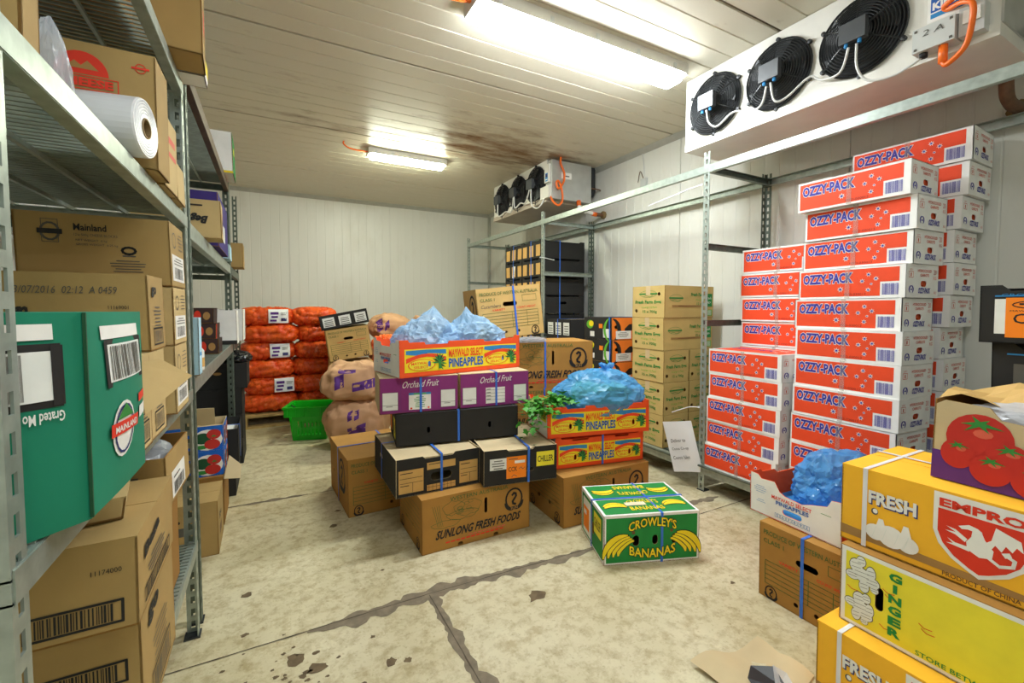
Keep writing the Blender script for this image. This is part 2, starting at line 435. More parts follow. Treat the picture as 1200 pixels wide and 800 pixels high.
def jitter(seed, w, d, h, j):
    """a slight lean and twist of the whole carton; planes stay planes"""
    r = random.Random(seed); a, b, c = (r.uniform(-1, 1)*j*1.6 for _ in range(3))
    def fn(p): return Vector((p.x + a*p.z/h*.6 + c*p.y/d*.5, p.y + b*p.z/h*.6, p.z))
    return fn

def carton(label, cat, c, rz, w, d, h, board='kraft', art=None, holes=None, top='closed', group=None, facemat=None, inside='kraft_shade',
           straps=(), rx=0.0, ry=0.0, jit=0.004, tape=None, profile=None, name='carton', topmat=None, lid_drop=0.0, fill=None, strapmat='strap_blue', deg=True, bulge=0.0):
    """a corrugated carton or tray: w across its front (local -y), d deep, h high; c is the middle of its base"""
    k = R(1) if deg else 1
    t = thing(name, label, cat, c, rz*k, group, rx*k, ry*k)
    th = 0.004; fm = facemat or {}; hs = holes or {}; pf = profile or {}
    J = jitter(label + str(c), w, d, h, jit)
    mb = MB()
    for face, ww in (('front', w), ('back', w), ('left', d), ('right', d)):
        O, U, V = face_frame(face, w, d, h)
        pr = pf.get(face) or pf.get('side' if face in ('left','right') else 'front')
        topline = [(a*ww, b*h) for a, b in pr] if pr else [(0, h), (ww, h)]
        outline = [(0,0),(ww,0)] + topline[::-1]
        mb.plate(O, U, V, outline, hs.get(face, ()), th, fm.get(face, board), inside)
    mb.plate((-w/2, d/2, 0.0), (1,0,0), (0,-1,0), [(0,0),(w,0),(w,d),(0,d)], (), th, board, inside)
    mb.warp(J).build('body', t)
    tm = topmat or fm.get('top', board); z = h - lid_drop
    if top == 'closed':
        r = random.Random(label)
        for sgn in (-1, 1):
            f = MB(); y0, y1 = (-d/2, -0.0015) if sgn < 0 else (0.0015, d/2)
            e = 0.003 if lid_drop else 0.0
            x0, x1 = -w/2+e+(th if lid_drop else 0), w/2-e-(th if lid_drop else 0)
            if lid_drop: y0, y1 = max(y0, -d/2+th+.001), min(y1, d/2-th-.001)
            f.box(x0, y0, z, x1, y1, z+0.003, tm)
            f.warp(J).build('top_flap', t)
        if tape:
            f = MB(); f.box(-w/2-.001, -.024, z+.0032, w/2+.001, .024, z+.0038, tape)
            f.box(-w/2-.0015, -.024, z-.07, -w/2-.0008, .024, z+.0036, tape); f.box(w/2+.0008, -.024, z-.07, w/2+.0015, .024, z+.0036, tape)
            f.warp(J).build('packing_tape', t)
    elif top == 'open' and fill:
        f = MB(); f.box(-w/2+.006, -d/2+.006, h*fill[1]-.01, w/2-.006, d/2-.006, h*fill[1], fill[0]); f.build('liner_sheet', t)
    hz = h + (0.0045 if top == 'closed' and not lid_drop else 0.001)
    for axis, u in straps:
        f = MB(); q = .0065; g = .0035; e = .0012
        if axis == 'x':
            x = u*w - w/2
            f.box(x-q, -d/2-g-e, 0.001, x+q, -d/2-g, hz+e, strapmat); f.box(x-q, d/2+g, 0.001, x+q, d/2+g+e, hz+e, strapmat)
            f.box(x-q, -d/2-g, hz, x+q, d/2+g, hz+e, strapmat)
        else:
            y = u*d - d/2
            f.box(-w/2-g-e, y-q, 0.001, -w/2-g, y+q, hz+e, strapmat); f.box(w/2+g, y-q, 0.001, w/2+g+e, y+q, hz+e, strapmat)
            f.box(-w/2-g, y-q, hz+e*1.1, w/2+g, y+q, hz+2*e, strapmat)
        f.warp(J).build('strap', t)
    for face, a in (art or {}).items():
        f = MB(); O, U, V = face_frame(face, w, d, h + (0.003 if face in ('top','topturned') and not lid_drop else 0))
        a.emit(f, O, U, V, hs.get(face, ())); pa = f.warp(J).build('printed_artwork', t)
        if len(a.it) < 14: tag(pa, kind='stuff')
    return t
ORD = ['bottom', 'second from bottom', 'third from bottom', 'fourth from bottom', 'fifth from bottom', 'sixth from bottom', 'seventh from bottom',
       'eighth from bottom', 'ninth from bottom', 'tenth from bottom', 'eleventh from bottom', 'twelfth from bottom']
# ------------------------------------------------------------------ the room
RX0, RX1, RY0, RY1, RZ = -0.95, 3.46, -1.5, 7.2, 2.97
def slab(name, x0, y0, z0, x1, y1, z1, m):
    b = MB(); b.box(x0, y0, z0, x1, y1, z1, m); return tag(b.build(name), kind='structure')
floor = slab('floor', RX0-.1, RY0-.1, -0.1, RX1+.1, RY1+.1, 0.0, 'floor')
ceiling = slab('ceiling', RX0-.1, RY0-.1, RZ+.012, RX1+.1, RY1+.1, RZ+.1, 'joint_dark')
wall_back = slab('wall_back', RX0-.1, RY1+.012, 0, RX1+.1, RY1+.1, RZ+.012, 'wall_panel')
wall_right = slab('wall_right', RX1+.012, RY0, 0, RX1+.1, RY1+.012, RZ+.012, 'wall_panel')
wall_left = slab('wall_left', RX0-.1, RY0, 0, RX0-.012, RY1+.012, RZ+.012, 'wall_panel')
wall_front = slab('wall_front', RX0-.1, RY0-.1, 0, RX1+.1, RY0, RZ+.012, 'wall_panel')

def ribbed(name, parent, O, U, V, a0, a1, L, pitch, m, groove=0.0022, gap=0.005):
    """one sandwich panel: spans a0..a1 along U, length L along V, shallow pressed ribs, joint gaps at its edges"""
    O, U, V = Vector(O), Vector(U), Vector(V); N = U.cross(V).normalized(); th = 0.012
    prof = [(a0+gap/2, -th), (a0+gap/2, 0)]; n = max(1, int(round((a1-a0)/pitch))); p = (a1-a0)/n
    for i in range(1, n):
        x = a0 + i*p; prof += [(x-.006, 0), (x-.003, -groove), (x+.003, -groove), (x+.006, 0)]
    prof += [(a1-gap/2, 0), (a1-gap/2, -th)]
    b = MB(); v = []
    for (a, z) in prof: v.append(O+U*a+N*z); v.append(O+U*a+N*z+V*L)
    b.add(v, [(2*i, 2*i+2, 2*i+3, 2*i+1) for i in range(len(prof)-1)], m)
    return b.build(name, parent)
ys = [RY0, -1.2, 0.22, 1.64, 3.06, 4.49, 5.92, RY1]
for a, b_ in zip(ys[:-1], ys[1:]): ribbed('ceiling_panel', ceiling, (RX0, 0, RZ), (0,1,0), (1,0,0), a, b_, RX1-RX0, 0.155, 'ceiling_panel', 0.0065, 0.022)
xs = [RX0, 0.247, 1.69, 3.16, RX1]
for a, b_ in zip(xs[:-1], xs[1:]): ribbed('wall_panel', wall_back, (0, RY1, 0), (1,0,0), (0,0,1), a, b_, RZ, 0.12, 'wall_panel', 0.0025, 0.008)
yr = [-RY1, -5.9, -4.45, -3.0, -1.58, -0.15, -RY0]
for a, b_ in zip(yr[:-1], yr[1:]): ribbed('wall_panel', wall_right, (RX1, 0, 0), (0,-1,0), (0,0,1), a, b_, RZ, 0.12, 'wall_panel', 0.0025, 0.010)
yl = [RY0, -.15, 1.58, 3.0, 4.45, 5.9, RY1]
for a, b_ in zip(yl[:-1], yl[1:]): ribbed('wall_panel', wall_left, (RX0, 0, 0), (0,1,0), (0,0,1), a, b_, RZ, 0.12, 'wall_panel', 0.0025, 0.010)
def cove(name, p, q, inward):
    b = MB(); p, q, n = Vector(p), Vector(q), Vector(inward)
    v = []
    for e in (p, q): v += [e + Vector((0,0,-.05)) + n*.002, e + Vector((0,0,-.05)) + n*.006, e + Vector((0,0,-.006)) + n*.05, e + Vector((0,0,-.001)) + n*.05]
    b.add(v, [(1,5,6,2),(0,1,2,3),(7,6,5,4),(0,4,5,1),(2,6,7,3)], 'trim_grey'); return tag(b.build(name), kind='structure')
cove('trim_1', (RX0, RY1, RZ), (RX1, RY1, RZ), (0,-1,0))
cove('trim_2', (RX1, RY0, RZ), (RX1, RY1, RZ), (-1,0,0))
cove('trim_3', (RX0, RY0, RZ), (RX0, RY1, RZ), (1,0,0))
b = MB(); b.box(3.42, RY1-.04, 0, RX1-.001, RY1-.001, RZ-.05, 'trim_grey'); tag(b.build('trim_4'), kind='structure')

# worn concrete along the saw cuts of the floor
def ragged_strip(name, pts, wid, m, z, seed, step=0.02, parent=floor):
    r = random.Random(seed); P = []
    for (a, b_) in zip(pts[:-1], pts[1:]):
        n = max(2, int(math.dist(a[:2], b_[:2])/step))
        for i in range(n): t = i/n; P.append((a[0]+(b_[0]-a[0])*t, a[1]+(b_[1]-a[1])*t, a[2]+(b_[2]-a[2])*t))
    P.append(pts[-1]); v = []; f = []
    for i, p in enumerate(P):
        q = P[min(i+1, len(P)-1)]; o = P[max(i-1, 0)]; dx, dy = q[0]-o[0], q[1]-o[1]; L = math.hypot(dx, dy) or 1
        nx, ny = -dy/L, dx/L
        a = p[2]*wid*(0.35+abs(noise.noise(Vector((i*.16, seed, 0))))*2.0+r.uniform(0,.35)); c = p[2]*wid*(0.35+abs(noise.noise(Vector((i*.16, seed+9, 3))))*2.0+r.uniform(0,.35))
        v += [(p[0]+nx*a, p[1]+ny*a, z), (p[0]-nx*c, p[1]-ny*c, z)]
    for i in range(len(P)-1): f.append((2*i, 2*i+1, 2*i+3, 2*i+2))
    b = MB(); b.add(v, f, m); return b.build(name, parent)
ragged_strip('worn_strip', [(0.10,1.91,.25),(0.22,1.90,.9),(0.6,1.91,1.2),(1.0,1.89,1.1),(1.3,1.86,.8),(1.55,1.85,.35)], 0.036, 'worn', 0.0012, 3)
ragged_strip('worn_strip', [(0.605,1.92,.8),(0.612,1.7,1.0),(0.612,1.45,1.1),(0.618,1.1,1.1),(0.62,.8,.9)], 0.030, 'worn', 0.0010, 5)
ragged_strip('worn_strip', [(-0.45,3.40,.3),(-0.15,3.385,.7),(0.1,3.37,1.0),(0.2,3.37,.3)], 0.02, 'worn', 0.0010, 8)
ragged_strip('worn_strip', [(2.28,2.0,.2),(2.4,1.99,1.0),(2.62,1.98,1.2),(2.7,1.97,.2)], 0.03, 'worn', 0.0010, 12)
ragged_strip('floor_crack', [(-0.9,1.93,1),(0.6,1.91,1),(1.6,1.86,1),(3.4,1.84,1)], 0.003, 'crackline', 0.0018, 21)
ragged_strip('floor_crack', [(0.605,1.9,1),(0.612,1.5,1),(0.62,0.0,1)], 0.003, 'crackline', 0.0018, 22)
ragged_strip('floor_crack', [(-0.9,3.43,1),(0.5,3.35,1),(2.4,3.33,1)], 0.003, 'crackline', 0.0018, 23)
rr = random.Random(4)
def blot(x, y, r0, seed):
    q = random.Random(seed); n = 12
    b = MB(); b.add([(x+r0*q.uniform(.5,1.3)*math.cos(2*PI*i/n)*1.3, y+r0*q.uniform(.5,1.3)*math.sin(2*PI*i/n), 0.0011) for i in range(n)], [tuple(range(n))], 'spotdark')
    return b.build('floor_stain', floor)
for i in range(46):
    blot(rr.gauss(-0.02,.16), rr.gauss(1.66,.14), rr.uniform(.004,.014), i)
for (x, y, s_) in ((1.03,1.66,.04),(0.05,1.78,.03),(0.12,1.70,.028),(0.36,1.60,.02),(0.42,1.58,.014),(-.12,2.3,.02),(0.3,2.8,.02),(0.35,3.0,.016),(0.46,2.2,.008),(2.05,2.3,.01),(1.9,1.3,.01)):
    blot(x, y, s_, int(x*1000)+int(y*77))

# ------------------------------------------------------------------ fluorescent lamps
def lamp(label, x0, x1, y, w, ztop, h, key):
    t = thing('ceiling_light', label, 'ceiling light', ((x0+x1)/2, y, ztop), 0, 'fluorescent ceiling lights'); L = (x1-x0)/2
    b = MB(); b.box(-L, -w*.56, -h*.58, L, w*.56, 0, 'lamp_body'); b.build('housing', t)
    prof = [(-w*.50, -h*.56), (-w*.49, -h*.66), (-w*.40, -h*.94), (-w*.26, -h), (w*.26, -h), (w*.40, -h*.94), (w*.49, -h*.66), (w*.50, -h*.56)]
    b = MB(); v = []; e = L-.02
    for xx in (-e, e): v += [(xx, a, z) for a, z in prof]
    n = len(prof); b.add(v, [(i, i+1, n+i+1, n+i) for i in range(n-1)] + [tuple(range(n))[::-1], tuple(range(n, 2*n))], 'lamp_glow_' + key)
    b.build('diffuser', t, recalc=True)
    for sx in (-1, 1):
        b = MB(); b.box(sx*L-.012, -w*.57, -h*.66, sx*L+.012, w*.57, -.004, 'lamp_body'); b.build('end_cap', t)
    for i in range(5):
        xx = -L*.85 + i*L*.425
        for sy in (-1, 1):
            b = MB(); b.box(xx-.012, sy*(w*.56)-.004, -h*.55, xx+.012, sy*(w*.56)+.006, -h*.25, 'plastic_grey'); b.build('clip', t)
    return t
lamp('long bright fluorescent ceiling light in the foreground near the large fan unit', 0.98, 2.52, 2.24, 0.17, RZ, 0.115, 'near')
lamp('short fluorescent ceiling light further back near the stained ceiling', 0.93, 1.75, 4.84, 0.13, RZ, 0.10, 'far')
lamp('long fluorescent ceiling light added out of view above the camera', -0.25, 1.25, 0.05, 0.17, RZ, 0.115, 'rear_fill')  # added fixture, out of view, brightening the cartons at the right front
b = MB(); b.tube([(0.67,4.74,RZ),(0.67,4.74,RZ-.03),(0.73,4.77,RZ-.05),(0.85,4.81,RZ-.045),(0.935,4.84,RZ-.03)], .008, 'cable_orange')
tag(b.build('power_cable', smooth=True), 'short orange power cable curling from the ceiling into the far light', 'cable')
b = MB(); b.tube([(0.72,2.30,RZ-.005),(0.80,2.28,RZ-.03),(0.9,2.25,RZ-.04),(0.98,2.24,RZ-.03)], .011, 'cable_orange')
tag(b.build('power_cable', smooth=True), 'orange power cable feeding the foreground ceiling light', 'cable')

# ------------------------------------------------------------------ evaporator fan units
def evaporator(label, yn, yf, x0, x1, z0, fans, zf, rad, grime, big):
    t = thing('evaporator_unit', label, 'cooling unit', ((x0+x1)/2, (yn+yf)/2, z0)); cx, cy = (x0+x1)/2, (yn+yf)/2
    def bx(name, a, b_, c, d, e, f, m, par=t):
        q = MB(); q.box(a-cx, b_-cy, c-z0, d-cx, e-cy, f-z0, m); return q.build(name, par)
    bx('casing', x0+.004, yn+.004, z0+.05, x1, yf-.004, RZ-.004, 'evap_white')
    bx('drip_tray', x0-.012, yn, z0, x1+.01, yf, z0+.055, 'evap_under' if not big else 'evap_white')
    bx('end_panel', x0, yn-.006, z0+.055, x1, yn+.003, RZ-.006, 'steel_sheet')
    bx('end_panel', x0, yf-.003, z0+.055, x1, yf+.006, RZ-.006, 'evap_white')
    for fy in fans:
        fm = 'fan_dirty' if grime else 'fan_black'
        g = MB(); xo = x0-cx
        n = 15 if big else 9
        for k in range(n):
            q = (k+1)/n; g.torus((xo-.055+.045*q**3, fy-cy, zf-z0), rad*q, .0032 if k < n-1 else .006, (1,0,0), fm, n=36, k=4)
        for k in range(6):
            a = PI/6 + k*PI/3
            for off in (-.012, .012):
                p = Vector((xo-.058, fy-cy+math.cos(a+off)*rad*.22, zf-z0+math.sin(a+off)*rad*.22)); q = Vector((xo-.006, fy-cy+math.cos(a+off*.4)*rad*1.03, zf-z0+math.sin(a+off*.4)*rad*1.03))
                g.tube([p, (p+q)/2+Vector((-.012,0,0)), q], .004, fm, n=5, smooth=3)
        fg = g.build('fan_guard', t)
        for k in range(6):
            a = PI/6 + k*PI/3; s = MB(); M = Matrix.Translation((xo-.006, fy-cy+math.cos(a)*rad*1.06, zf-z0+math.sin(a)*rad*1.06)) @ Matrix.Rotation(PI/2, 4, 'Y')
            s.lathe([(.001,-.012),(.012,-.010),(.012,.008),(.001,.010)], 'fan_black', 8, M); s.build('mounting_lug', fg)
        s = MB(); M = Matrix.Translation((xo-.002, fy-cy, zf-z0)) @ Matrix.Rotation(PI/2, 4, 'Y')
        s.lathe([(.001,-.001),(rad*.97,-.001),(rad*1.0,.012),(rad*.93,.012),(rad*.93,0.0015),(.001,.0015)], 'fan_dirty', 36, M); s.build('fan_ring', t)
        for k in range(5):
            a0 = 2*PI*k/5; s = MB(); v = []
            for i in range(5):
                rr_ = rad*(.25+.16*i)
                for j in range(4):
                    a = a0 + j*.22 + i*.06; v.append((xo-.010-.008*j, fy-cy+math.cos(a)*rr_, zf-z0+math.sin(a)*rr_))
            s.add(v, [(i*4+j, i*4+j+1, i*4+j+5, i*4+j+4) for i in range(4) for j in range(3)], 'fan_black'); s.build('fan_blade', t)
        mo = MB(); r0 = rad*.33
        M = Matrix.Translation((xo-.03, fy-cy, zf-z0)) @ Matrix.Rotation(-PI/2, 4, 'Y')
        mo.lathe([(.001,-.02),(r0,-.02),(r0,.03),(r0*.9,.045),(.001,.046)], 'fan_black', 20, M)
        mt = mo.build('fan_motor', t)
        q = MB(); w_ = rad*.30
        q.box(xo-.105, fy-cy-w_, zf-z0-w_*.85, xo-.07, fy-cy+w_, zf-z0+w_*.85, 'fan_grey'); q.build('terminal_cover', mt)
        if big:
            for sy in (-.03, .03):
                q = MB(); q.tube([(xo-.09, fy-cy+sy, zf-z0-w_*.85), (xo-.09, fy-cy+sy, zf-z0-w_*.85-.02)], .009, 'ink_skyblue', n=8, smooth=0); q.build('cable_gland', mt)
    return t, bx, (cx, cy, z0)

E1, bx1, o1 = evaporator('large white three-fan cooling unit high above the orange carrot cartons', 0.70, 2.31, 2.72, 3.28, 2.45, (1.208, 1.639, 2.072), 2.71, 0.195, False, True)
E2, bx2, o2 = evaporator('smaller cooling unit with three grimy black fans in the far corner', 4.22, 5.55, 2.74, 3.30, 2.50, (4.45, 4.87, 5.30), 2.735, 0.205, True, False)
# boxes, badge and wiring of the near unit
jb = bx1('junction_box', 2.63, 0.82, 2.475, 2.715, 0.965, 2.58, 'plastic_grey')
q = MB()
for yy in (0.832, 0.953):
    for zz in (2.487, 2.568): q.box(2.627-o1[0], yy-.005-o1[1], zz-.005-o1[2], 2.631-o1[0], yy+.005-o1[1], zz+.005-o1[2], 'ink_grey')
tag(q.build('screws', jb), kind='stuff')
a = Art(); a.text('2 A', .035, .060, .075, .026, 'grey', bold=0.0, shear=.2)
q = MB(); a.emit(q, (2.63-o1[0], 0.965-o1[1], 2.475-o1[2]), (0,-1,0), (0,0,1)); q.build('handwriting', jb)
sw = bx1('isolator_switch', 2.655, 0.735, 2.48, 2.715, 0.815, 2.60, 'plastic_grey')
q = MB(); q.box(2.645-o1[0], .745-o1[1], 2.525-o1[2], 2.656-o1[0], .80-o1[1], 2.58-o1[2], 'evap_white'); q.build('rocker', sw)
bd = bx1('control_panel', 2.66, 0.76, 2.588, 2.715, 0.94, 2.90, 'evap_white')
a = Art(); a.rect(.015,.01,.15,.15,'white',1); a.rect(.027,.05,.126,.10,'blue',2); a.rect(.027,.024,.126,.020,'skyblue',2); a.text('KIRBY',.033,.058,.114,.034,'white',3,bold=.05)
q = MB(); a.emit(q, (2.66-o1[0], 0.94-o1[1], 2.588-o1[2]), (0,-1,0), (0,0,1)); q.build('maker_badge', bd)
a = Art(); a.text('2 A', 0, 0, .06, .03, 'grey', shear=.2)
q = MB(); a.emit(q, (2.724-o1[0], 1.085-o1[1], 2.60-o1[2]), (0,-1,0), (0,0,1)); q.build('handwriting', E1)
def wire(par, o, pts, r, m, name='cable'):
    q = MB(); q.tube([(p[0]-o[0], p[1]-o[1], p[2]-o[2]) for p in pts], r, m, n=8, smooth=6); return q.build(name, par, smooth=True)
zf = 2.60
wire(E1, o1, [(2.63,2.07,2.65),(2.63,2.05,2.56),(2.655,2.0,2.525),(2.67,1.9,2.58),(2.68,1.78,2.545),(2.66,1.70,2.55),(2.63,1.655,2.63)], .006, 'cable_white')
wire(E1, o1, [(2.63,1.63,2.64),(2.64,1.61,2.53),(2.66,1.55,2.53),(2.68,1.44,2.60),(2.69,1.38,2.56),(2.67,1.28,2.55),(2.63,1.225,2.64)], .006, 'cable_white')
wire(E1, o1, [(2.63,1.19,2.64),(2.63,1.185,2.52),(2.64,1.14,2.44),(2.65,1.04,2.42),(2.66,0.955,2.45),(2.665,0.935,2.475)], .006, 'cable_white')
wire(E1, o1, [(2.665,0.935,2.48),(2.665,0.935,2.455)], .016, 'fan_black', 'cable_gland')
wire(E1, o1, [(2.66,0.865,2.477),(2.66,0.865,2.40)], .017, 'cable_orange', 'cable_boot')
wire(E1, o1, [(2.66,0.865,2.40),(2.655,0.845,2.385),(2.64,0.785,2.43),(2.60,0.755,2.52),(2.60,0.76,2.58),(2.62,0.80,2.61),(2.65,0.85,2.62),(2.64,0.86,2.635),(2.62,0.82,2.645),(2.63,.76,2.70),(2.66,.72,2.80),(2.68,.70,RZ-.01)], .011, 'cable_orange')
wire(E1, o1, [(3.20,0.80,2.45),(3.22,0.80,2.36),(3.28,0.80,2.33),(3.36,0.80,2.33),(3.455,0.80,2.33)], .028, 'pipe_brown', 'drain_pipe')
wire(E1, o1, [(3.43,0.80,2.33),(3.457,0.80,2.33)], .055, 'roll_core', 'pipe_collar')
wire(E1, o1, [(3.1,.75,2.6),(3.1,.62,2.56),(3.1,.45,2.56)], .035, 'pipe_dark', 'insulated_pipe')
# far unit end: big sheet metal box, switch, orange lead, pipes
bx2('fan_end_box', 2.74, 4.12, 2.52, 3.28, 4.215, 2.94, 'steel_sheet')
jb = bx2('junction_box', 2.70, 4.13, 2.53, 2.742, 4.30, 2.66, 'evap_white'); 
bd = bx2('control_panel', 2.715, 4.15, 2.70, 2.742, 4.24, 2.90, 'evap_white')
a = Art(); a.rect(.02,.015,.05,.09,'skyblue',1); a.rect(.025,.06,.04,.035,'navy',2); a.rect(.025,.03,.04,.008,'white',2)
q = MB(); a.emit(q, (2.715-o2[0], 4.24-o2[1], 2.70-o2[2]), (0,-1,0), (0,0,1)); q.build('switch_label', bd)
a = Art(); a.rect(.10,.23,.14,.07,'white',1); a.rect(.13,.255,.08,.012,'grey',2)
q = MB(); a.emit(q, (2.76-o2[0], 4.12-o2[1], 2.52-o2[2]), (1,0,0), (0,0,1)); q.build('rating_plate', E2)
wire(E2, o2, [(2.84,4.10,RZ),(2.84,4.10,2.90),(2.88,4.09,2.80),(2.87,4.09,2.70),(2.80,4.08,2.62),(2.77,4.08,2.68),(2.80,4.08,2.70),(2.84,4.08,2.62),(2.85,4.08,2.50),(2.80,4.08,2.44),(2.75,4.1,2.47),(2.73,4.14,2.54)], .012, 'cable_orange')
wire(E2, o2, [(2.66,5.29,2.68),(2.66,5.27,2.52),(2.68,5.1,2.55),(2.68,4.95,2.52),(2.66,4.86,2.68)], .008, 'cable_white')
wire(E2, o2, [(2.66,4.84,2.68),(2.66,4.82,2.54),(2.68,4.72,2.58),(2.68,4.60,2.56),(2.66,4.47,2.68)], .008, 'cable_white')
wire(E2, o2, [(2.66,4.44,2.68),(2.66,4.42,2.50),(2.67,4.32,2.44),(2.68,4.24,2.47),(2.70,4.22,2.53)], .008, 'cable_white')
wire(E2, o2, [(3.10,4.12,2.53),(3.10,4.11,2.47)], .026, 'cable_orange', 'pipe_sleeve')
wire(E2, o2, [(3.10,4.11,2.47),(3.11,4.10,2.44),(3.16,4.10,2.42),(3.30,4.10,2.40)], .024, 'pvc_white', 'drain_pipe')
wire(E2, o2, [(3.28,4.10,2.40),(3.34,4.10,2.395)], .026, 'cable_orange', 'pipe_sleeve')
wire(E2, o2, [(3.33,4.10,2.395),(3.457,4.10,2.40)], .022, 'pipe_brown', 'drain_pipe')
wire(E2, o2, [(3.435,4.10,2.40),(3.458,4.10,2.40)], .045, 'roll_core', 'pipe_collar')
wire(E2, o2, [(3.40,4.25,RZ),(3.40,4.25,2.78),(3.40,4.25,2.68),(3.36,4.26,2.65),(3.29,4.27,2.66)], .034, 'pipe_dark', 'insulated_pipe')
wire(E2, o2, [(3.33,4.2,2.72),(3.42,4.15,2.70),(3.44,4.15,2.69)], .009, 'pipe_brown', 'copper_pipe')
b = MB(); b.box(3.435, 3.42, 2.53, 3.459, 3.50, 2.66, 'plastic_grey')
jbx = tag(b.build('wall_junction_box'), 'small grey junction box on the right wall above the egg cartons', 'junction box')
b = MB(); b.tube([(3.45,3.46,2.66),(3.452,3.47,2.8),(3.452,3.49,RZ-.05)], .006, 'cable_white'); b.tube([(3.45,3.47,2.66),(3.452,3.52,2.75),(3.452,3.55,2.64)], .004, 'pipe_brown'); b.build('cable', jbx)

# ------------------------------------------------------------------ racks
def post(par, x, y, h, dx, dy, m, w=.042, pitch=.05):
    """slotted angle upright: two punched flanges meeting at the corner x, y, reaching towards dx, dy"""
    b = MB(); th = .0035
    n = int(h/pitch); p = h/n; e = w*.33
    for ax in (0, 1):
        s = dx if ax == 0 else dy
        def seg(a0, a1, z0, z1):
            lo, hi = sorted((a0*s, a1*s))
            if ax == 0: b.box(x+lo, min(y, y+th*dy), z0, x+hi, max(y, y+th*dy), z1, m)
            else: b.box(min(x, x+th*dx), y+lo, z0, max(x, x+th*dx), y+hi, z1, m)
        seg(th if ax else 0, e, 0, h); seg(w-e, w, 0, h)
        for i in range(n): seg(e, w-e, i*p, i*p + p*.42)
    o = b.build('post', par)
    f = MB(); f.box(min(x, x+w*dx)-.006, min(y, y+w*dy)-.006, 0, max(x, x+w*dx)+.006, max(y, y+w*dy)+.006, .006, 'pipe_dark'); f.build('foot_plate', o)
    return o
def beam(par, p, q, hgt, m, th=.03, name='beam'):
    """a rolled channel: web with two lips"""
    p, q = Vector(p), Vector(q); b = MB(); d = (q-p).normalized(); s = d.cross(Vector((0,0,1)))
    b.bar(p, q, .003, hgt, m)
    for z in (-hgt/2, hgt/2): b.bar(p+Vector((0,0,z))+s*th/2, q+Vector((0,0,z))+s*th/2, th, .003, m)
    return b.build(name, par)

def wire_rack(label, y0, y1, xf, xb, hgt, decks, m, beam_h=.062, bm=None):
    t = thing('wire_shelving_rack', label, 'shelving rack', ((xf+xb)/2, (y0+y1)/2, 0), 0, 'wire shelving along the left wall'); ox, oy = (xf+xb)/2, (y0+y1)/2
    F, B, N_, P_ = xf-ox, xb-ox, y0-oy, y1-oy
    for (x, dx) in ((F, -1), (B, 1)):
        for (y, dy) in ((N_, 1), (P_, -1)): post(t, x, y, hgt, dx, dy, m)
    for i, z in enumerate(decks):
        bmm = bm[i] if bm else m
        beam(t, (F+.001, P_-.004, z-beam_h/2), (F+.001, N_+.004, z-beam_h/2), beam_h, bmm, th=.028)
        beam(t, (B-.001, N_+.004, z-beam_h/2), (B-.001, P_-.004, z-beam_h/2), beam_h, bmm, th=.028)
        for y in (N_+.02, P_-.02): beam(t, (B, y, z-beam_h*.6), (F, y, z-beam_h*.6), beam_h*.7, m, th=.02, name='cross_bar')
        w = MB(); n = int((y1-y0-.06)/.024)
        for k in range(n+1):
            y = N_+.03+k*(P_-N_-.06)/n; w.box(B+.004, y-.003, z-.002, F-.004, y+.003, z+.0045, 'wire_zinc')
        for u in (.06, .3, .55, .8, .95):
            x = F+(B-F)*u; w.box(x-.005, N_+.01, z-.014, x+.005, P_-.01, z-.002, 'galv')
        tag(w.build('wire_deck', t), kind='stuff')
    return t
wire_rack('galvanised wire shelving rack nearest the camera on the left, packed with brown cartons', 0.738, 2.13, -0.28, -0.86, 2.20, (.375, .985, 1.656, 2.155), 'galv', beam_h=.042)
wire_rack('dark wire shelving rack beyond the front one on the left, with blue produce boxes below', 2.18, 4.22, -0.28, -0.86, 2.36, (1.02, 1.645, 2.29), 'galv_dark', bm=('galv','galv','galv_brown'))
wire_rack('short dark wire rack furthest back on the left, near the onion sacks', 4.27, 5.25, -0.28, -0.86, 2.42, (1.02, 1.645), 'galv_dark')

RK = thing('slotted_angle_rack', 'tall galvanised slotted angle rack along the right wall', 'shelving rack', (3.02, 3.3, 0)); ox, oy = 3.02, 3.3
XF, XB = 2.685, 3.40
PY = (-0.05, 2.125, 4.255, 6.39)
for i, y in enumerate(PY):
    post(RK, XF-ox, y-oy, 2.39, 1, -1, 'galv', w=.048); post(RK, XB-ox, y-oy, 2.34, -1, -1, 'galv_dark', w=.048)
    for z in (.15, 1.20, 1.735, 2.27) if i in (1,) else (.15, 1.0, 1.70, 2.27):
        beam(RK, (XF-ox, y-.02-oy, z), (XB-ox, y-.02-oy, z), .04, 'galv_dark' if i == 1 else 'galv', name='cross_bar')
for a0, a1 in zip(PY[:-1], PY[1:]):
    for z in (.155, 2.272):
        beam(RK, (XF-.002-ox, a0-oy, z), (XF-.002-ox, a1-oy, z), .062 if z < 1 else .05, 'galv', th=.03)
        beam(RK, (XB+.002-ox, a1-oy, z), (XB+.002-ox, a0-oy, z), .05, 'galv', th=.03)
    w = MB(); n = 9
    for k in range(n):
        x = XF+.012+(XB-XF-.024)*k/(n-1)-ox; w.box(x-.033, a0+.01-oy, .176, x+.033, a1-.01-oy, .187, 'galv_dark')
    w.build('shelf_deck', RK)
def ziptie(label, pts):
    b = MB(); b.tube(pts, .0035, 'strap_white', n=6); b.tube([(pts[0][0],pts[0][1],pts[0][2]-.006),(pts[0][0],pts[0][1],pts[0][2]+.006)], .007, 'strap_white', n=6, smooth=0)
    tag(b.build('cable_tie'), label, 'cable tie', 'cable ties on the rack posts')
ziptie('white cable tie holding the delivery note to the rack post', [(2.672,2.12,.60),(2.66,2.20,.585),(2.65,2.34,.52)])
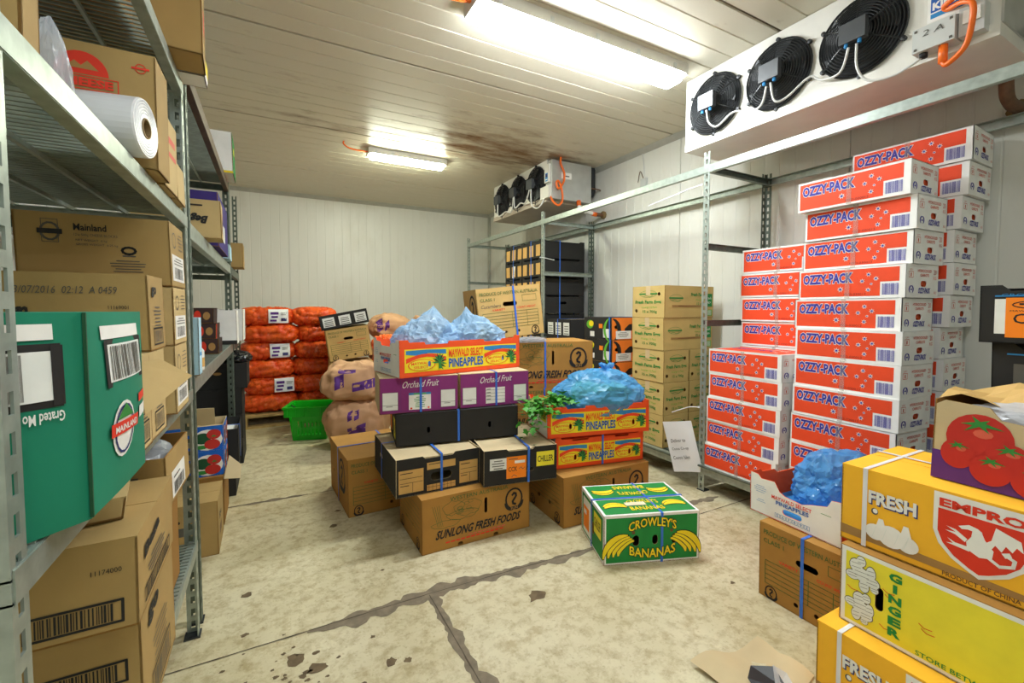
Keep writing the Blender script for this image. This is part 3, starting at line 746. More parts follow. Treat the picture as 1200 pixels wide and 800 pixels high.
ziptie('white cable tie sticking out of the far rack post by the black crates', [(2.672,4.25,1.88),(2.66,4.15,1.865),(2.655,3.95,1.82)])
ziptie('white cable tie on the tall rack post near its top', [(2.672,2.13,2.17),(2.665,2.25,2.16),(2.66,2.62,2.12)])
ziptie('white cable tie on the back rack post low behind the crates', [(3.38,4.15,1.20),(3.36,4.1,1.20),(3.2,4.1,1.16)])
nt = thing('delivery_note', 'white paper delivery note hanging from the rack post by the egg cartons', 'note', (2.63, 2.19, .115), R(-58), None, 0, R(-9))
b = MB(); v = []; f = []
for j in range(9):
    for i in range(5):
        u = i/4; q_ = j/8; v.append((u*.20-.11+.03*(1-q_), .004*math.sin(u*4+q_*3), .37*q_))
for j in range(8):
    for i in range(4): k = j*5+i; f.append((k, k+1, k+6, k+5))
b.add(v, f, 'paper'); b.build('paper_sheet', nt, smooth=True)
a = Art(); 
for i, s_ in enumerate(('Deliver to', 'Cocos Co-op', 'Cocos Isles')): a.text(s_, .022, .215-i*.062, .115 if i else .10, .026, 'grey', 4, bold=.008, rot=.06)
b = MB(); a.emit(b, (-.09, -.006, 0), (1,0,0), (0,0,1)); tag(b.build('handwriting', nt), kind='stuff')
# ------------------------------------------------------------------ artwork of the cartons
def swan(a, cx, cy, r, c='black', layer=2):
    a.line(ell(cx, cy, r*.82, r*.92, 22), r*.16, c, layer, True)
    for s_ in (-1, 1): a.crescent(cx, cy, r*.98, (R(195) if s_ < 0 else R(-15)), (R(265) if s_ < 0 else R(-85)), r*.30, c, layer+1)
    a.line([(cx-.18*r, cy+.36*r),(cx-.02*r, cy+.52*r),(cx+.18*r, cy+.44*r),(cx+.20*r, cy+.22*r),(cx+.02*r, cy-.02*r),(cx-.14*r, cy-.22*r),(cx-.1*r, cy-.42*r),(cx+.14*r, cy-.52*r)], r*.2, c, layer+1)
    a.rect(cx-.30*r, cy-.98*r, .60*r, .28*r, c, layer+1)
def veg_sketch(a, x, y, w, h, c='olive', layer=2):
    r = random.Random(7)
    for (cx, cy, rx_, ry_) in ((.72,.62,.26,.30),(.45,.70,.20,.26),(.62,.40,.30,.18),(.30,.16,.26,.13)):
        n = 18; a.line([(x+w*(cx+rx_*(1+.10*math.sin(5*t))*math.cos(t)), y+h*(cy+ry_*(1+.12*math.cos(7*t))*math.sin(t))) for t in [2*PI*i/n for i in range(n)]], .0022, c, layer, True)
    for i in range(9): cx, cy = r.uniform(.55,.9), r.uniform(.45,.85); a.line(ell(x+w*cx, y+h*cy, w*.05, h*.06, 7), .0016, c, layer, True)
    for i in range(4): a.line([(x+w*(.06+.04*i), y+h*.9), (x+w*(.12+.03*i), y+h*.45), (x+w*(.16+.03*i), y+h*.1)], .0022, c, layer)
def art_sunlong(w, h):
    a = Art(); a.text('WESTERN AUSTRALIA', w*.24, h*.89, w*.54, h*.075, 'olive', bold=.005)
    veg_sketch(a, w*.06, h*.40, w*.47, h*.50)
    a.text('SUNLONG FRESH FOODS', w*.11, h*.22, w*.78, h*.165, 'black', bold=.03, shear=.3)
    [a.rect(w*(.20+.045*i), h*.115, w*.035, h*.028, 'red', 2) for i in range(12)]; [a.rect(w*(.40+.045*i), h*.165, w*.035, h*.02, 'salmon', 2) for i in range(8)]
    swan(a, w*.84, h*.66, h*.22); a.text('SUN', w*.805, h*.45, w*.07, h*.05, 'tan', 5, bold=.02); return a
def art_produce(w, h, handnote=False):
    a = Art(); a.text('PRODUCE OF WESTERN AUSTRALIA', w*.05, h*.86, w*.90, h*.065, 'olive', bold=.01); a.text('CLASS 1', w*.05, h*.75, w*.22, h*.06, 'olive', bold=.01)
    a.frame(w*.70, h*.70, w*.22, h*.12, .0025, 'olive')
    if handnote: a.text('Cucumbers', w*.05, h*.62, w*.30, h*.07, 'grey', shear=.3)
    a.text('VARIETY', w*.22, h*.55, w*.20, h*.04, 'red', bold=.01); a.text('COUNT WEIGHT', w*.60, h*.56, w*.30, h*.04, 'red', bold=.01)
    for i in range(6): a.rect(w*.07, h*(.20+.062*i), w*.86, .0028, 'olive', 2)
    for u in (.07, .52, .75, .93): a.rect(w*u-.0014, h*.20, .0028, h*.31, 'olive', 2)
    swan(a, w*.14, h*.10, h*.09); swan(a, w*.86, h*.10, h*.09); return a
HOLES_PROD = lambda w, h: [slot(w*.50, h*.67, w*.22, h*.085), ell(w*.40, h*.12, .010, .010, 10), ell(w*.60, h*.12, .010, .010, 10)]
HOLES_SUN = lambda w, h: [slot(w*.565, h*.66, .018, h*.30), ell(w*.33, .012, .016, .011, 10), ell(w*.66, .012, .016, .011, 10)]
def art_side_rows(w, h):
    a = Art()
    for i in range(6): a.rect(w*.08, h*(.35+.09*i), w*.84, .0025, 'olive', 2)
    swan(a, w*.85, h*.14, h*.11); swan(a, w*.15, h*.14, h*.11); return a
def art_swan_side(w, h):
    a = Art(); swan(a, w*.70, h*.6, h*.30); return a

def art_ozzy(w, h):
    a = Art(); a.poly([(w*.022,h*.07),(w*.79,h*.07),(w*.79,h*.50),(w*.945,h*.50),(w*.945,h*.93),(w*.022,h*.93)], 'ozzy', 1)
    a.text('OZZY-PACK', w*.05, h*.50, w*.50, h*.34, 'white', 2, bold=.045, grow=.04); a.text('OZZY-PACK', w*.05, h*.50, w*.50, h*.34, 'ozzyblue', 3, bold=.045)
    for (u, v, r) in ((.435,.30,.075),(.69,.74,.060),(.755,.60,.060),(.635,.54,.060),(.715,.44,.036),(.69,.26,.060)):
        a.star(w*u, h*v, h*r*1.35, 'white', 2); a.star(w*u, h*v, h*r*.8, 'ozzyblue', 3)
    a.text('MED-030013', w*.47, h*.10, w*.20, h*.07, 'darkred', 3, bold=.0)
    a.barcode(w*.805, h*.10, w*.135, h*.34, 'ozzyblue', 2, 3); return a
def art_ozzy_end(w, h):
    a = Art(); a.text('HYDROCOOLED', w*.32, h*.76, w*.44, h*.085, 'salmon', bold=.02); a.text('CARROTS', w*.40, h*.63, w*.28, h*.085, 'salmon', bold=.02)
    a.frame(w*.06, h*.60, w*.13, h*.17, .0022, 'salmon'); a.text('1', w*.105, h*.63, w*.03, h*.10, 'salmon'); a.text('QTY', w*.07, h*.80, w*.11, h*.05, 'salmon')
    a.text('20', w*.83, h*.70, w*.09, h*.15, 'salmon'); a.text('KG', w*.83, h*.55, w*.09, h*.10, 'salmon'); a.text('AU', w*.85, h*.12, w*.08, h*.08, 'salmon')
    a.text('OZZY-PACK', w*.34, h*.13, w*.38, h*.17, 'ozzyblue', bold=.035, shear=.25)
    for s_ in (-1, 1): a.crescent(w*.14, h*.24, w*.06, R(90), R(90+150*s_), .010, 'ozzyblue')
    a.rect(w*.12, h*.22, w*.05, h*.04, 'ozzyblue'); return a
def pine_logo(a, x, y, w, h):
    a.poly([(x,y+h*.80),(x+w*.3,y+h*.72),(x+w*.55,y+h*.82),(x+w,y+h*.74),(x+w,y+h*.95),(x+w*.5,y+h*.99),(x,y+h*.97)], 'skyblue', 2)
    n = 8; top = [(x+w*i/n, y+h*(.60+.20*math.sin(PI*i/n))) for i in range(n+1)]; bot = [(x+w*i/n, y+h*(.38+.27*math.sin(PI*i/n))) for i in range(n, -1, -1)]
    a.poly(bot[::-1] + top[::-1], 'orange', 2)
    a.ell(x+w*.38, y+h*.28, w*.34, h*.27, 'orange', 3); a.ell(x+w*.38, y+h*.28, w*.315, h*.245, 'lemon', 4)
    a.text('MAYWALD', x+w*.12, y+h*.28, w*.48, h*.13, 'orange', 5, bold=.01, arc=h*.03); a.text('SELECT', x+w*.18, y+h*.12, w*.36, h*.12, 'orange', 5, bold=.01)
    r = random.Random(3)
    for i in range(11):
        an = R(-60+24*i); cx, cy = x+w*.82, y+h*.36; L = w*.20
        a.poly([(cx, cy-.004), (cx+L*.5*math.cos(an)-.006*math.sin(an), cy+L*.7*math.sin(an)+.006*math.cos(an)), (cx+L*math.cos(an), cy+L*1.1*math.sin(an)), (cx+L*.5*math.cos(an)+.006*math.sin(an), cy+L*.7*math.sin(an)-.006*math.cos(an))], 'darkgreen' if i % 2 else 'leaf', 5)
    a.rect(x+w*.80, y+h*.05, w*.06, h*.40, 'leaf', 5)
def art_pine(w, h):
    a = Art(); a.rect(w*.035, h*.13, w*.93, h*.62, 'yellow', 1)
    pine_logo(a, w*.045, h*.15, w*.30, h*.58); pine_logo(a, w*.665, h*.15, w*.30, h*.58)
    a.text('MAYWALD SELECT', w*.365, h*.47, w*.29, h*.23, 'orange', 3, bold=.025); a.text('PINEAPPLES', w*.365, h*.18, w*.29, h*.26, 'blue', 3, bold=.03); return a
PINE_HOLES = lambda w, h: [slot(w*.215, h*.33, .018, .034), slot(w*.835, h*.33, .018, .034)]
def art_pine_end(w, h):
    a = Art(); a.text('MAYWALD SELECT', w*.27, h*.51, w*.44, h*.09, 'red', bold=.02); a.text('PINEAPPLES', w*.32, h*.395, w*.36, h*.095, 'blue', bold=.025)
    for i in range(6): a.frame(w*(.31+.065*i), h*.09, w*.055, h*.09, .0014, 'skyblue'); a.text('56789X'[i], w*(.325+.065*i), h*.105, w*.025, h*.06, 'skyblue', 3)
    a.lines(w*.05, h*.70, w*.16, 4, h*.05, .0016, 'skyblue'); a.lines(w*.08, h*.36, w*.12, 2, h*.05, .0016, 'skyblue')
    a.rect(w*.80, h*.60, w*.10, .002, 'leaf'); return a
def art_end_chiller(w, h):
    a = Art(); a.rect(w*.70, h*.46, w*.26, h*.36, 'lemon', 2); a.text('CHILLER', w*.72, h*.54, w*.22, h*.20, 'black', 3, bold=.01); a.rect(w*.08, h*.35, w*.4, .003, 'leaf'); return a
def art_orchard(w, h, sticker):
    a = Art(); a.text('Orchard Fruit', w*.27, h*.70, w*.46, h*.19, 'white', bold=.0, shear=.35, rot=R(2))
    for x in (w*.035, w*.77): a.rect(x, h*.10, w*.19, h*.50, 'pale', 1); a.frame(x, h*.10, w*.19, h*.50, .002, 'grey', 2); a.rect(x, h*.24, w*.19, .002, 'grey', 2); a.rect(x+.02, h*.20, w*.08, .003, 'grey', 2)
    a.rect(w*.36, h*.08, w*.28, h*.48, 'white', 1)
    if sticker: a.rect(w*.36, h*.50, w*.28, h*.06, 'skyblue', 2); a.rect(w*.42, h*.51, w*.16, h*.03, 'lime', 3); a.lines(w*.42, h*.42, w*.16, 6, h*.055, .004, 'leaf'); a.ell(w*.39, h*.12, .006, .006, 'red', 2); a.ell(w*.61, h*.12, .006, .006, 'red', 2)
    else:
        for i in range(4): a.rect(w*.36, h*(.18+.10*i), w*.28, .0016, 'grey', 2); a.rect(w*.37, h*(.20+.10*i), w*.06, .004, 'black', 2)
    for u in (.26, .74): a.rect(w*u, 0, .0015, h, 'purple', 1)
    return a
def art_chiller(w, h):
    a = Art(); a.rect(w*.08, h*.44, w*.22, h*.32, 'pale', 1); a.lines(w*.10, h*.68, w*.18, 4, h*.07, .005, 'grey'); a.rect(w*.30, h*.16, w*.27, h*.62, 'signorange', 2)
    a.text('CCK', w*.325, h*.36, w*.12, h*.13, 'black', 3, bold=.01); a.line([(w*.47,h*.42),(w*.50,h*.46),(w*.52,h*.40),(w*.55,h*.45)], .003, 'grey', 3); a.rect(w*.41, h*.58, w*.14, h*.08, 'white', 3); a.rect(w*.33, h*.70, w*.12, .004, 'grey', 3); a.line([(w*.37,h*.2),(w*.40,h*.26),(w*.44,h*.21)], .003, 'grey', 3)
    a.rect(w*.71, h*.42, w*.25, h*.42, 'lemon', 2); a.text('CHILLER', w*.725, h*.54, w*.22, h*.18, 'black', 3, bold=.015); return a
def art_tray(w, h, seed=0):
    a = Art()
    for (x, ww) in ((.03, .28), (.74, .23)):
        a.rect(w*x, h*.10, w*ww, h*.60, 'kraftlabel', 1); a.rect(w*x+.006, h*.48, w*ww-.012, .0022, 'black', 2); a.rect(w*x+.006, h*.36, w*ww-.012, .0022, 'black', 2); a.rect(w*(x+ww*.55), h*.12, .0022, h*.24, 'black', 2)
        a.rect(w*x+.008, h*.61, w*ww*.5, .004, 'black', 2); a.rect(w*x+.008, h*.29, w*ww*.35, .004, 'black', 2)
    a.rect(w*.35, h*.62, w*.34, h*.19, 'kraftlabel', 1); a.rect(w*.37, h*.75, w*.16, .004, 'black', 2)
    a.rect(w*.35, h*.06, w*.34, h*.16, 'kraftlabel', 1)
    for i in range(7): a.rect(w*(.37+.044*i), h*.06, .0018, h*.16, 'black', 2)
    a.rect(w*.35, h*.15, w*.34, .0018, 'black', 2); return a
def art_tray_small(w, h, note=False):
    a = Art()
    for x in (.05, .40, .75): a.rect(w*x, h*.12, w*.22, h*.62, 'kraftlabel', 1)
    if note: a.poly([(w*.42,h*.08),(w*.52,h*.05),(w*.62,h*.75),(w*.50,h*.78)], 'pale', 2); a.lines(w*.49, h*.5, w*.06, 3, h*.1, .006, 'grey', 3)
    return a
def art_crate_grey(w, h):
    a = Art()
    for x in (.06, .39, .72): a.rect(w*x, h*.16, w*.24, h*.66, 'pale', 1); a.lines(w*x+.01, h*.60, w*.20, 4, h*.13, .008, 'grey', 2, int(x*90))
    return a
def art_crow(w, h):
    a = Art(); a.rect(w*.022, h*.045, w*.956, h*.91, 'green', 1)
    for s_ in (0, 1):
        b_ = Art()
        for k in range(4):
            cx, cy = w*.30-.012*k, h*.16; rad = w*(.155+.028*k)
            b_.crescent(cx, cy-.004*k, rad, R(85), R(178), h*.155, 'black', 2+k, 9); b_.crescent(cx, cy-.004*k, rad, R(87), R(176), h*.12, 'yellow', 3+k, 9)
        b_.rect(w*.285, h*.62, w*.03, h*.06, 'brown', 7)
        if s_: b_.mirror(w)
        a.it += b_.it
    a.text("CROWLEY'S", w*.25, h*.66, w*.50, h*.19, 'black', 7, bold=.02, grow=.05, arc=h*.10); a.text("CROWLEY'S", w*.25, h*.66, w*.50, h*.19, 'yellow', 8, bold=.02, arc=h*.10)
    a.text('BANANAS', w*.26, h*.20, w*.48, h*.19, 'black', 7, bold=.02, grow=.05, arc=-h*.09); a.text('BANANAS', w*.26, h*.20, w*.48, h*.19, 'yellow', 8, bold=.02, arc=-h*.09); return a
def art_crow_top(w, d):
    a = Art(); a.rect(w*.025, d*.03, w*.95, d*.44, 'green', 1); a.rect(w*.025, d*.53, w*.95, d*.44, 'green', 1)
    for (y, flip) in ((.05, False), (.53, True)):
        b_ = Art(); hh = d*.42
        for s_ in (0, 1):
            c_ = Art()
            for k in range(2):
                c_.crescent(w*.16, hh*(.05-.12*k), w*.16, R(40), R(140), hh*.26, 'black', 2+k); c_.crescent(w*.16, hh*(.05-.12*k), w*.16, R(43), R(137), hh*.21, 'yellow', 3+k)
            for i, (v, f, m_, l) in enumerate(c_.it): c_.it[i] = ([(p[0]+w*.02, p[1]+hh*.10) for p in v], f, m_, l)
            if s_: c_.mirror(w)
            b_.it += c_.it
        b_.text("CROWLEY'S", w*.33, hh*.55, w*.34, hh*.26, 'yellow', 5, bold=.02, arc=hh*.08); b_.text('BANANAS', w*.32, hh*.12, w*.36, hh*.26, 'yellow', 5, bold=.02)
        if flip:
            for i, (v, f, m_, l) in enumerate(b_.it): b_.it[i] = ([(w-p[0], hh-p[1]) for p in v], f, m_, l)
        for (v, f, m_, l) in b_.it: a.it.append(([(p[0], p[1]+y*d) for p in v], f, m_, l))
    a.rect(w*.30, d*.24, w*.22, d*.10, 'cream', 6)
    return a
def art_crow_side(w, h):
    a = Art(); a.rect(w*.04, h*.06, w*.92, h*.88, 'green', 1); a.rect(w*.10, h*.10, w*.42, h*.78, 'white', 2); a.rect(w*.12, h*.20, w*.26, h*.50, 'signorange', 3); a.rect(w*.15, h*.52, w*.12, h*.10, 'white', 4)
    a.rect(w*.60, h*.42, w*.30, h*.45, 'lemon', 3); a.text('CHILLER', w*.62, h*.56, w*.26, h*.2, 'black', 4, bold=.01); return a
def art_egg(w, h, long_=False):
    a = Art(); u0, uw = (.52, .40) if long_ else (.10, .80)
    a.text('Fresh Farm Eggs', w*u0, h*(.66 if long_ else .42), w*uw, h*.14, 'leaf', bold=.035); a.text('X-Large 12 Pack', w*(u0+uw*.25), h*(.53 if long_ else .29), w*uw*.6, h*.08, 'lime'); a.text('15 x 700g', w*(u0+uw*.3), h*(.38 if long_ else .13), w*uw*.55, h*.11, 'leaf', bold=.015)
    cx = w*(.22 if long_ else .5); cy = h*(.62 if long_ else .76); a.line(ell(cx, cy, w*(.13 if long_ else .26), h*.11, 14), .0022, 'leaf', 2, True); a.rect(cx-w*(.14 if long_ else .28), cy-h*.02, w*(.28 if long_ else .56), h*.045, 'leaf', 2)
    a.line([(cx-.05, cy-h*.09),(cx-.02,cy-h*.05),(cx+.02,cy-h*.10),(cx+.05,cy-h*.05)], .003, 'leaf', 2)
    if long_:
        a.rect(w*.14, h*.34, w*.62, h*.065, 'tan', 2); a.lines(w*.15, h*.365, w*.6, 1, .01, .003, 'brown', 3)
        a.rect(w*.82, h*.36, w*.15, h*.42, 'green', 2); a.text('Fresh', w*.84, h*.6, w*.11, h*.08, 'white', 3); a.text('Eggs', w*.84, h*.46, w*.10, h*.08, 'white', 3); a.rect(w*.80, h*.06, w*.17, h*.20, 'lime', 2); a.barcode(w*.815, h*.08, w*.14, h*.16, 'white', 3, 5)
    return a
EGG_HOLES = lambda w, h: [ell(w*.83, h*.75, .014, .014, 10), ell(w*.13, h*.22, .014, .014, 10)]
def art_empro(w, h):
    a = Art(); a.text('FRESH', w*.135, h*.575, w*.205, h*.17, 'shadow', 2, bold=.04, grow=.01); a.text('FRESH', w*.130, h*.59, w*.205, h*.17, 'white', 3, bold=.04)
    a.ell(w*.16, h*.50, w*.016, h*.042, 'grey', 2); a.ell(w*.163, h*.508, w*.011, h*.03, 'white', 3)
    a.poly([(0,h*.08),(w,h*.08),(w,h*.13),(0,h*.20)], 'tan', 1)
    gx, gy = w*.235, h*.24; W0 = w; w = w*.82
    for (dx, dy, rx_, ry_) in ((-.085,.0,.055,.10),(.0,.005,.075,.135),(.085,-.02,.055,.10)): a.ell(gx+w*dx, gy+h*dy, w*rx_, h*ry_, 'garlic', 3 if dx else 4)
    for (dx, dy) in ((-.055,.05),(.075,.06)): a.poly([(gx+w*(dx-.035),gy+h*.02),(gx+w*(dx+.035),gy+h*.02),(gx+w*(dx+.012),gy+h*(dy+.14)),(gx+w*(dx-.012),gy+h*(dy+.14))], 'garlic', 4)
    for dx in (-.10,-.045,.02,.07): a.line([(gx+w*dx,gy-h*.07),(gx+w*(dx+.01),gy),(gx+w*(dx+.02),gy+h*.08)], .0015, 'pale', 5)
    def sh(k, c, l):
        cx, cy = W0*.565, h*.56; P = [(-.19,.40),(.19,.40),(.19,.36),(.19,-.02),(.165,-.16),(.11,-.28),(.04,-.36),(0,-.40),(-.04,-.36),(-.11,-.28),(-.165,-.16),(-.19,-.02)]
        a.poly([(cx+w*p[0]*k, cy+h*p[1]*(k if c != 'red' else k)) for p in P[::-1]], c, l)
    sh(1.06, 'white', 2); 
    cx, cy = W0*.565, h*.56
    P = [(-.18,.24),(.18,.24),(.18,-.02),(.155,-.15),(.105,-.26),(.04,-.34),(0,-.375),(-.04,-.34),(-.105,-.26),(-.155,-.15),(-.18,-.02)]
    a.poly([(cx+w*p[0], cy+h*p[1]) for p in P[::-1]], 'red', 3)
    a.text('EMPRO', cx-w*.175, cy+h*.265, w*.35, h*.10, 'red', 4, bold=.04)
    def d(pts, l=4): a.poly([(cx+w*x, cy+h*y) for x, y in pts], 'white', l)
    d([(-.02,-.02),(.02,.0),(.045,.05),(.06,.20),(.155,.13),(.165,.02),(.14,.055),(.125,-.01),(.10,.035),(.085,-.04),(.06,.01),(.04,-.07)][::-1])      # wing
    d([(-.09,.10),(-.045,.145),(-.01,.13),(.01,.10),(-.02,.085),(-.05,.09),(-.075,.075)][::-1])                                                      # head
    d([(-.03,.11),(.005,.11),(.02,.03),(.055,-.06),(.05,-.15),(.0,-.18),(-.05,-.13),(-.055,-.05),(-.035,.02)][::-1])                                   # body
    d([(-.05,-.02),(-.10,.05),(-.14,.06),(-.10,.02),(-.145,.01),(-.10,-.01),(-.06,-.06)][::-1]); d([(-.045,-.10),(-.10,-.10),(-.135,-.07),(-.11,-.115),(-.14,-.13),(-.09,-.14),(-.04,-.15)][::-1])
    a.line([(cx+w*x, cy+h*y) for x, y in ((.03,-.14),(.08,-.20),(.13,-.16),(.135,-.09),(.10,-.06))], w*.016, 'white', 5); d([(.10,-.09),(.085,-.05),(.115,-.02),(.125,-.06)][::-1], 5)
    w = W0
    a.text('PRODUCT OF CHINA', w*.44, h*.035, w*.26, h*.05, 'brown', 3, bold=.01)
    return a
def ginger_root(a, x, y, s, rot, seed):
    r = random.Random(seed)
    for (dx, dy, rx_, ry_) in ((0,0,.30,.24),(.32,.10,.22,.18),(-.30,.08,.20,.24),(.10,.30,.14,.24),(-.14,-.28,.20,.16),(.30,-.24,.15,.22),(-.32,.34,.14,.18),(.52,-.02,.12,.12)):
        px, py = dx*math.cos(rot)-dy*math.sin(rot), dx*math.sin(rot)+dy*math.cos(rot)
        a.ell(x+px*s, y+py*s, rx_*s*1.12, ry_*s*1.12, 'grey', 2, 12, rot); a.ell(x+px*s, y+py*s, rx_*s, ry_*s, 'pale', 3, 12, rot)
        for k in (-.3, .3): a.line([(x+px*s-rx_*s*.7, y+py*s+ry_*s*k), (x+px*s+rx_*s*.7, y+py*s+ry_*s*(k+.15))], .0012, 'grey', 4)
def art_ginger(w, h):
    a = Art(); a.rect(w*.028, h*.05, w*.944, h*.90, 'lemon', 1)
    ginger_root(a, w*.105, h*.71, h*.36, R(-40), 1); ginger_root(a, w*.10, h*.29, h*.33, R(-70), 2)
    for i, ch in enumerate('GINGER'): a.text(ch, w*(.225 if ch != 'I' else .243), h*(.80-.135*i), w*(.055 if ch != 'I' else .018), h*.105, 'green', 3, bold=.05 if ch != 'I' else 0)
    for i, ch in enumerate('GINGER'): a.text(ch, w*(.89 if ch != 'I' else .908), h*(.80-.135*i), w*(.055 if ch != 'I' else .018), h*.105, 'green', 3, bold=.05 if ch != 'I' else 0)
    for (x, y) in ((.20,.66),(.21,.60),(.35,.45),(.36,.40),(.04,.50),(.19,.20)): a.line([(w*x,h*y),(w*(x+.02),h*(y-.03)),(w*(x+.05),h*(y-.02))], .002, 'red', 2)
    a.text('STORE BETWEEN', w*.34, h*.065, w*.30, h*.055, 'green', 3, bold=.01); return a
def calyx(a, cx, cy, r, l):
    for k in range(6):
        an = R(-10+60*k + (10 if k % 2 else 0)); L = r*(1.0 if k % 2 == 0 else .8)
        a.poly([(cx-.14*r*math.sin(an), cy+.14*r*math.cos(an)), (cx+.14*r*math.sin(an), cy-.14*r*math.cos(an)), (cx+L*math.cos(an), cy+.55*L*math.sin(an)-.1*r)], 'leaf', l)
def art_tomato(w, h):
    a = Art(); a.rect(0, 0, w, h*.36, 'purple', 1)
    for i, (cx, cy, rx_, ry_) in enumerate(((.255,.58,.18,.30),(.145,.36,.095,.18),(.41,.40,.12,.19),(.325,.24,.11,.18),(.545,.20,.12,.19),(.72,.42,.12,.2),(.83,.24,.12,.19))):
        a.ell(w*cx, h*cy, w*rx_, h*ry_, 'tomato', 2+i, 22); a.ell(w*(cx+.02), h*(cy+.07), w*rx_*.3, h*ry_*.18, 'salmon', 3+i, 10); calyx(a, w*cx, h*(cy+ry_*.62), w*rx_*.72, 4+i)
    a.poly([(w*.88,h*.30),(w*.97,h*.30),(w*.97,h*.62),(w*.90,h*.62)], 'green', 2); return a
def art_bluebox(w, h):
    a = Art()
    for cx in (.30, .80):
        a.ell(w*cx, h*.45, w*.19, h*.42, 'white', 1, 16); a.ell(w*(cx-.06), h*.52, w*.105, h*.22, 'darkgreen', 2); a.ell(w*(cx+.08), h*.66, w*.09, h*.20, 'tomato', 3); a.ell(w*(cx+.06), h*.27, w*.10, h*.20, 'tomato', 3); a.ell(w*(cx-.08), h*.18, w*.09, h*.08, 'leaf', 2); calyx(a, w*(cx+.08), h*.60, w*.05, 4)
    return a
def art_cheese(w, h):
    a = Art(); n = 14; cx, cy, r = w*.52, h*.74, h*.19
    a.poly([(cx+r*.95*math.cos(PI*i/n), cy+r*math.sin(PI*i/n)) for i in range(n+1)], 'red', 1)
    a.poly([(cx-.03,cy+.012),(cx-.012,cy+.03),(cx,cy+.02),(cx+.012,cy+.033),(cx+.033,cy+.012)][::-1], 'tan', 2)
    a.text('CHEESE', w*.34, h*.635, w*.38, h*.075, 'red', bold=.05); a.frame(w*.32, h*.615, w*.43, h*.11, .0025, 'red'); a.lines(w*.42, h*.58, w*.28, 5, h*.028, .0025, 'red')
    a.line(ell(w*.90, h*.875, w*.035, h*.04, 12), .002, 'red', 2, True); a.rect(w*.84, h*.867, w*.12, .005, 'red', 3); return a
def art_mainland(w, h):
    a = Art(); a.text('Mainland', w*.36, h*.78, w*.21, h*.10, 'black', bold=.02); a.text('12 x 500g CHEESE BLOCKS', w*.36, h*.69, w*.28, h*.05, 'grey'); a.text('NET WEIGHT  6 kg', w*.37, h*.62, w*.2, h*.04, 'grey'); a.text('GROSS WEIGHT  6.25 kg', w*.37, h*.56, w*.27, h*.04, 'grey')
    a.line(ell(w*.215, h*.75, w*.055, h*.12, 14), .005, 'grey', 2, True); a.rect(w*.14, h*.715, w*.15, h*.07, 'black', 3); a.frame(w*.165, h*.6, w*.10, h*.32, .0015, 'grey')
    a.line(ell(w*.71, h*.52, w*.045, h*.05, 12), .006, 'black', 2, True); a.rect(w*.665, h*.43, w*.09, h*.02, 'grey', 2); a.lines(w*.57, h*.36, w*.26, 5, h*.04, .0025, 'grey'); return a
def art_label_end(w, h):
    a = Art(); a.rect(w*.08, h*.10, w*.84, h*.42, 'white', 1); a.barcode(w*.2, h*.14, w*.6, h*.18, 'black', 2, 2); a.lines(w*.15, h*.46, w*.7, 3, h*.045, .0025, 'grey'); a.line(ell(w*.25, h*.75, w*.12, h*.12, 10), .004, 'grey', 2, True); a.lines(w*.5, h*.88, w*.4, 5, h*.06, .0025, 'grey'); return a
def art_go(w, h):
    a = Art(); a.text('23/07/2016  02:12  A 0459', w*.42, h*.76, w*.44, h*.09, 'grey', shear=.15); a.text('11169001', w*.82, h*.56, w*.09, h*.05, 'black')
    a.text('go', w*.425, h*.44, w*.06, h*.16, 'black', bold=.06, shear=.2); a.text('COUNTRY LIGHT TASTY 25%', w*.55, h*.44, w*.25, h*.05, 'grey', bold=.01); a.text('REDUCED FAT', w*.61, h*.37, w*.13, h*.05, 'grey', bold=.01); a.text('CHEDDAR CHEESE BLOCK', w*.56, h*.30, w*.23, h*.05, 'grey', bold=.01); a.text('12 x 500g', w*.63, h*.24, w*.08, h*.035, 'grey')
    a.frame(w*.83, h*.02, w*.12, h*.14, .005, 'black'); return a
def art_go_end(w, h):
    a = Art(); a.text('go', w*.15, h*.72, w*.3, h*.15, 'black', bold=.05, shear=.2); a.lines(w*.25, h*.58, w*.5, 6, h*.05, .003, 'grey'); a.frame(w*.22, h*.08, w*.56, h*.22, .004, 'black'); a.barcode(w*.27, h*.11, w*.46, h*.16, 'grey', 2, 8); return a
def art_code(w, h, code):
    a = Art(); y = h*.10 if code else h*.50
    if code: a.text(code, w*.855, h*.66, w*.095, h*.055, 'black')
    a.frame(w*.66, y, w*.29, .043, .005, 'black'); a.barcode(w*.67, y+.004, w*.25, .035, 'black', 2, 4); return a
def art_bega_end(w, h):
    a = Art(); a.text('Bega', w*.12, h*.56, w*.40, h*.20, 'black', bold=.06, shear=.3, rot=.12); a.lines(w*.2, h*.48, w*.5, 4, h*.055, .004, 'grey'); a.frame(w*.14, h*.10, w*.7, h*.16, .004, 'black'); a.barcode(w*.18, h*.12, w*.6, h*.12, 'black', 2, 6); return a
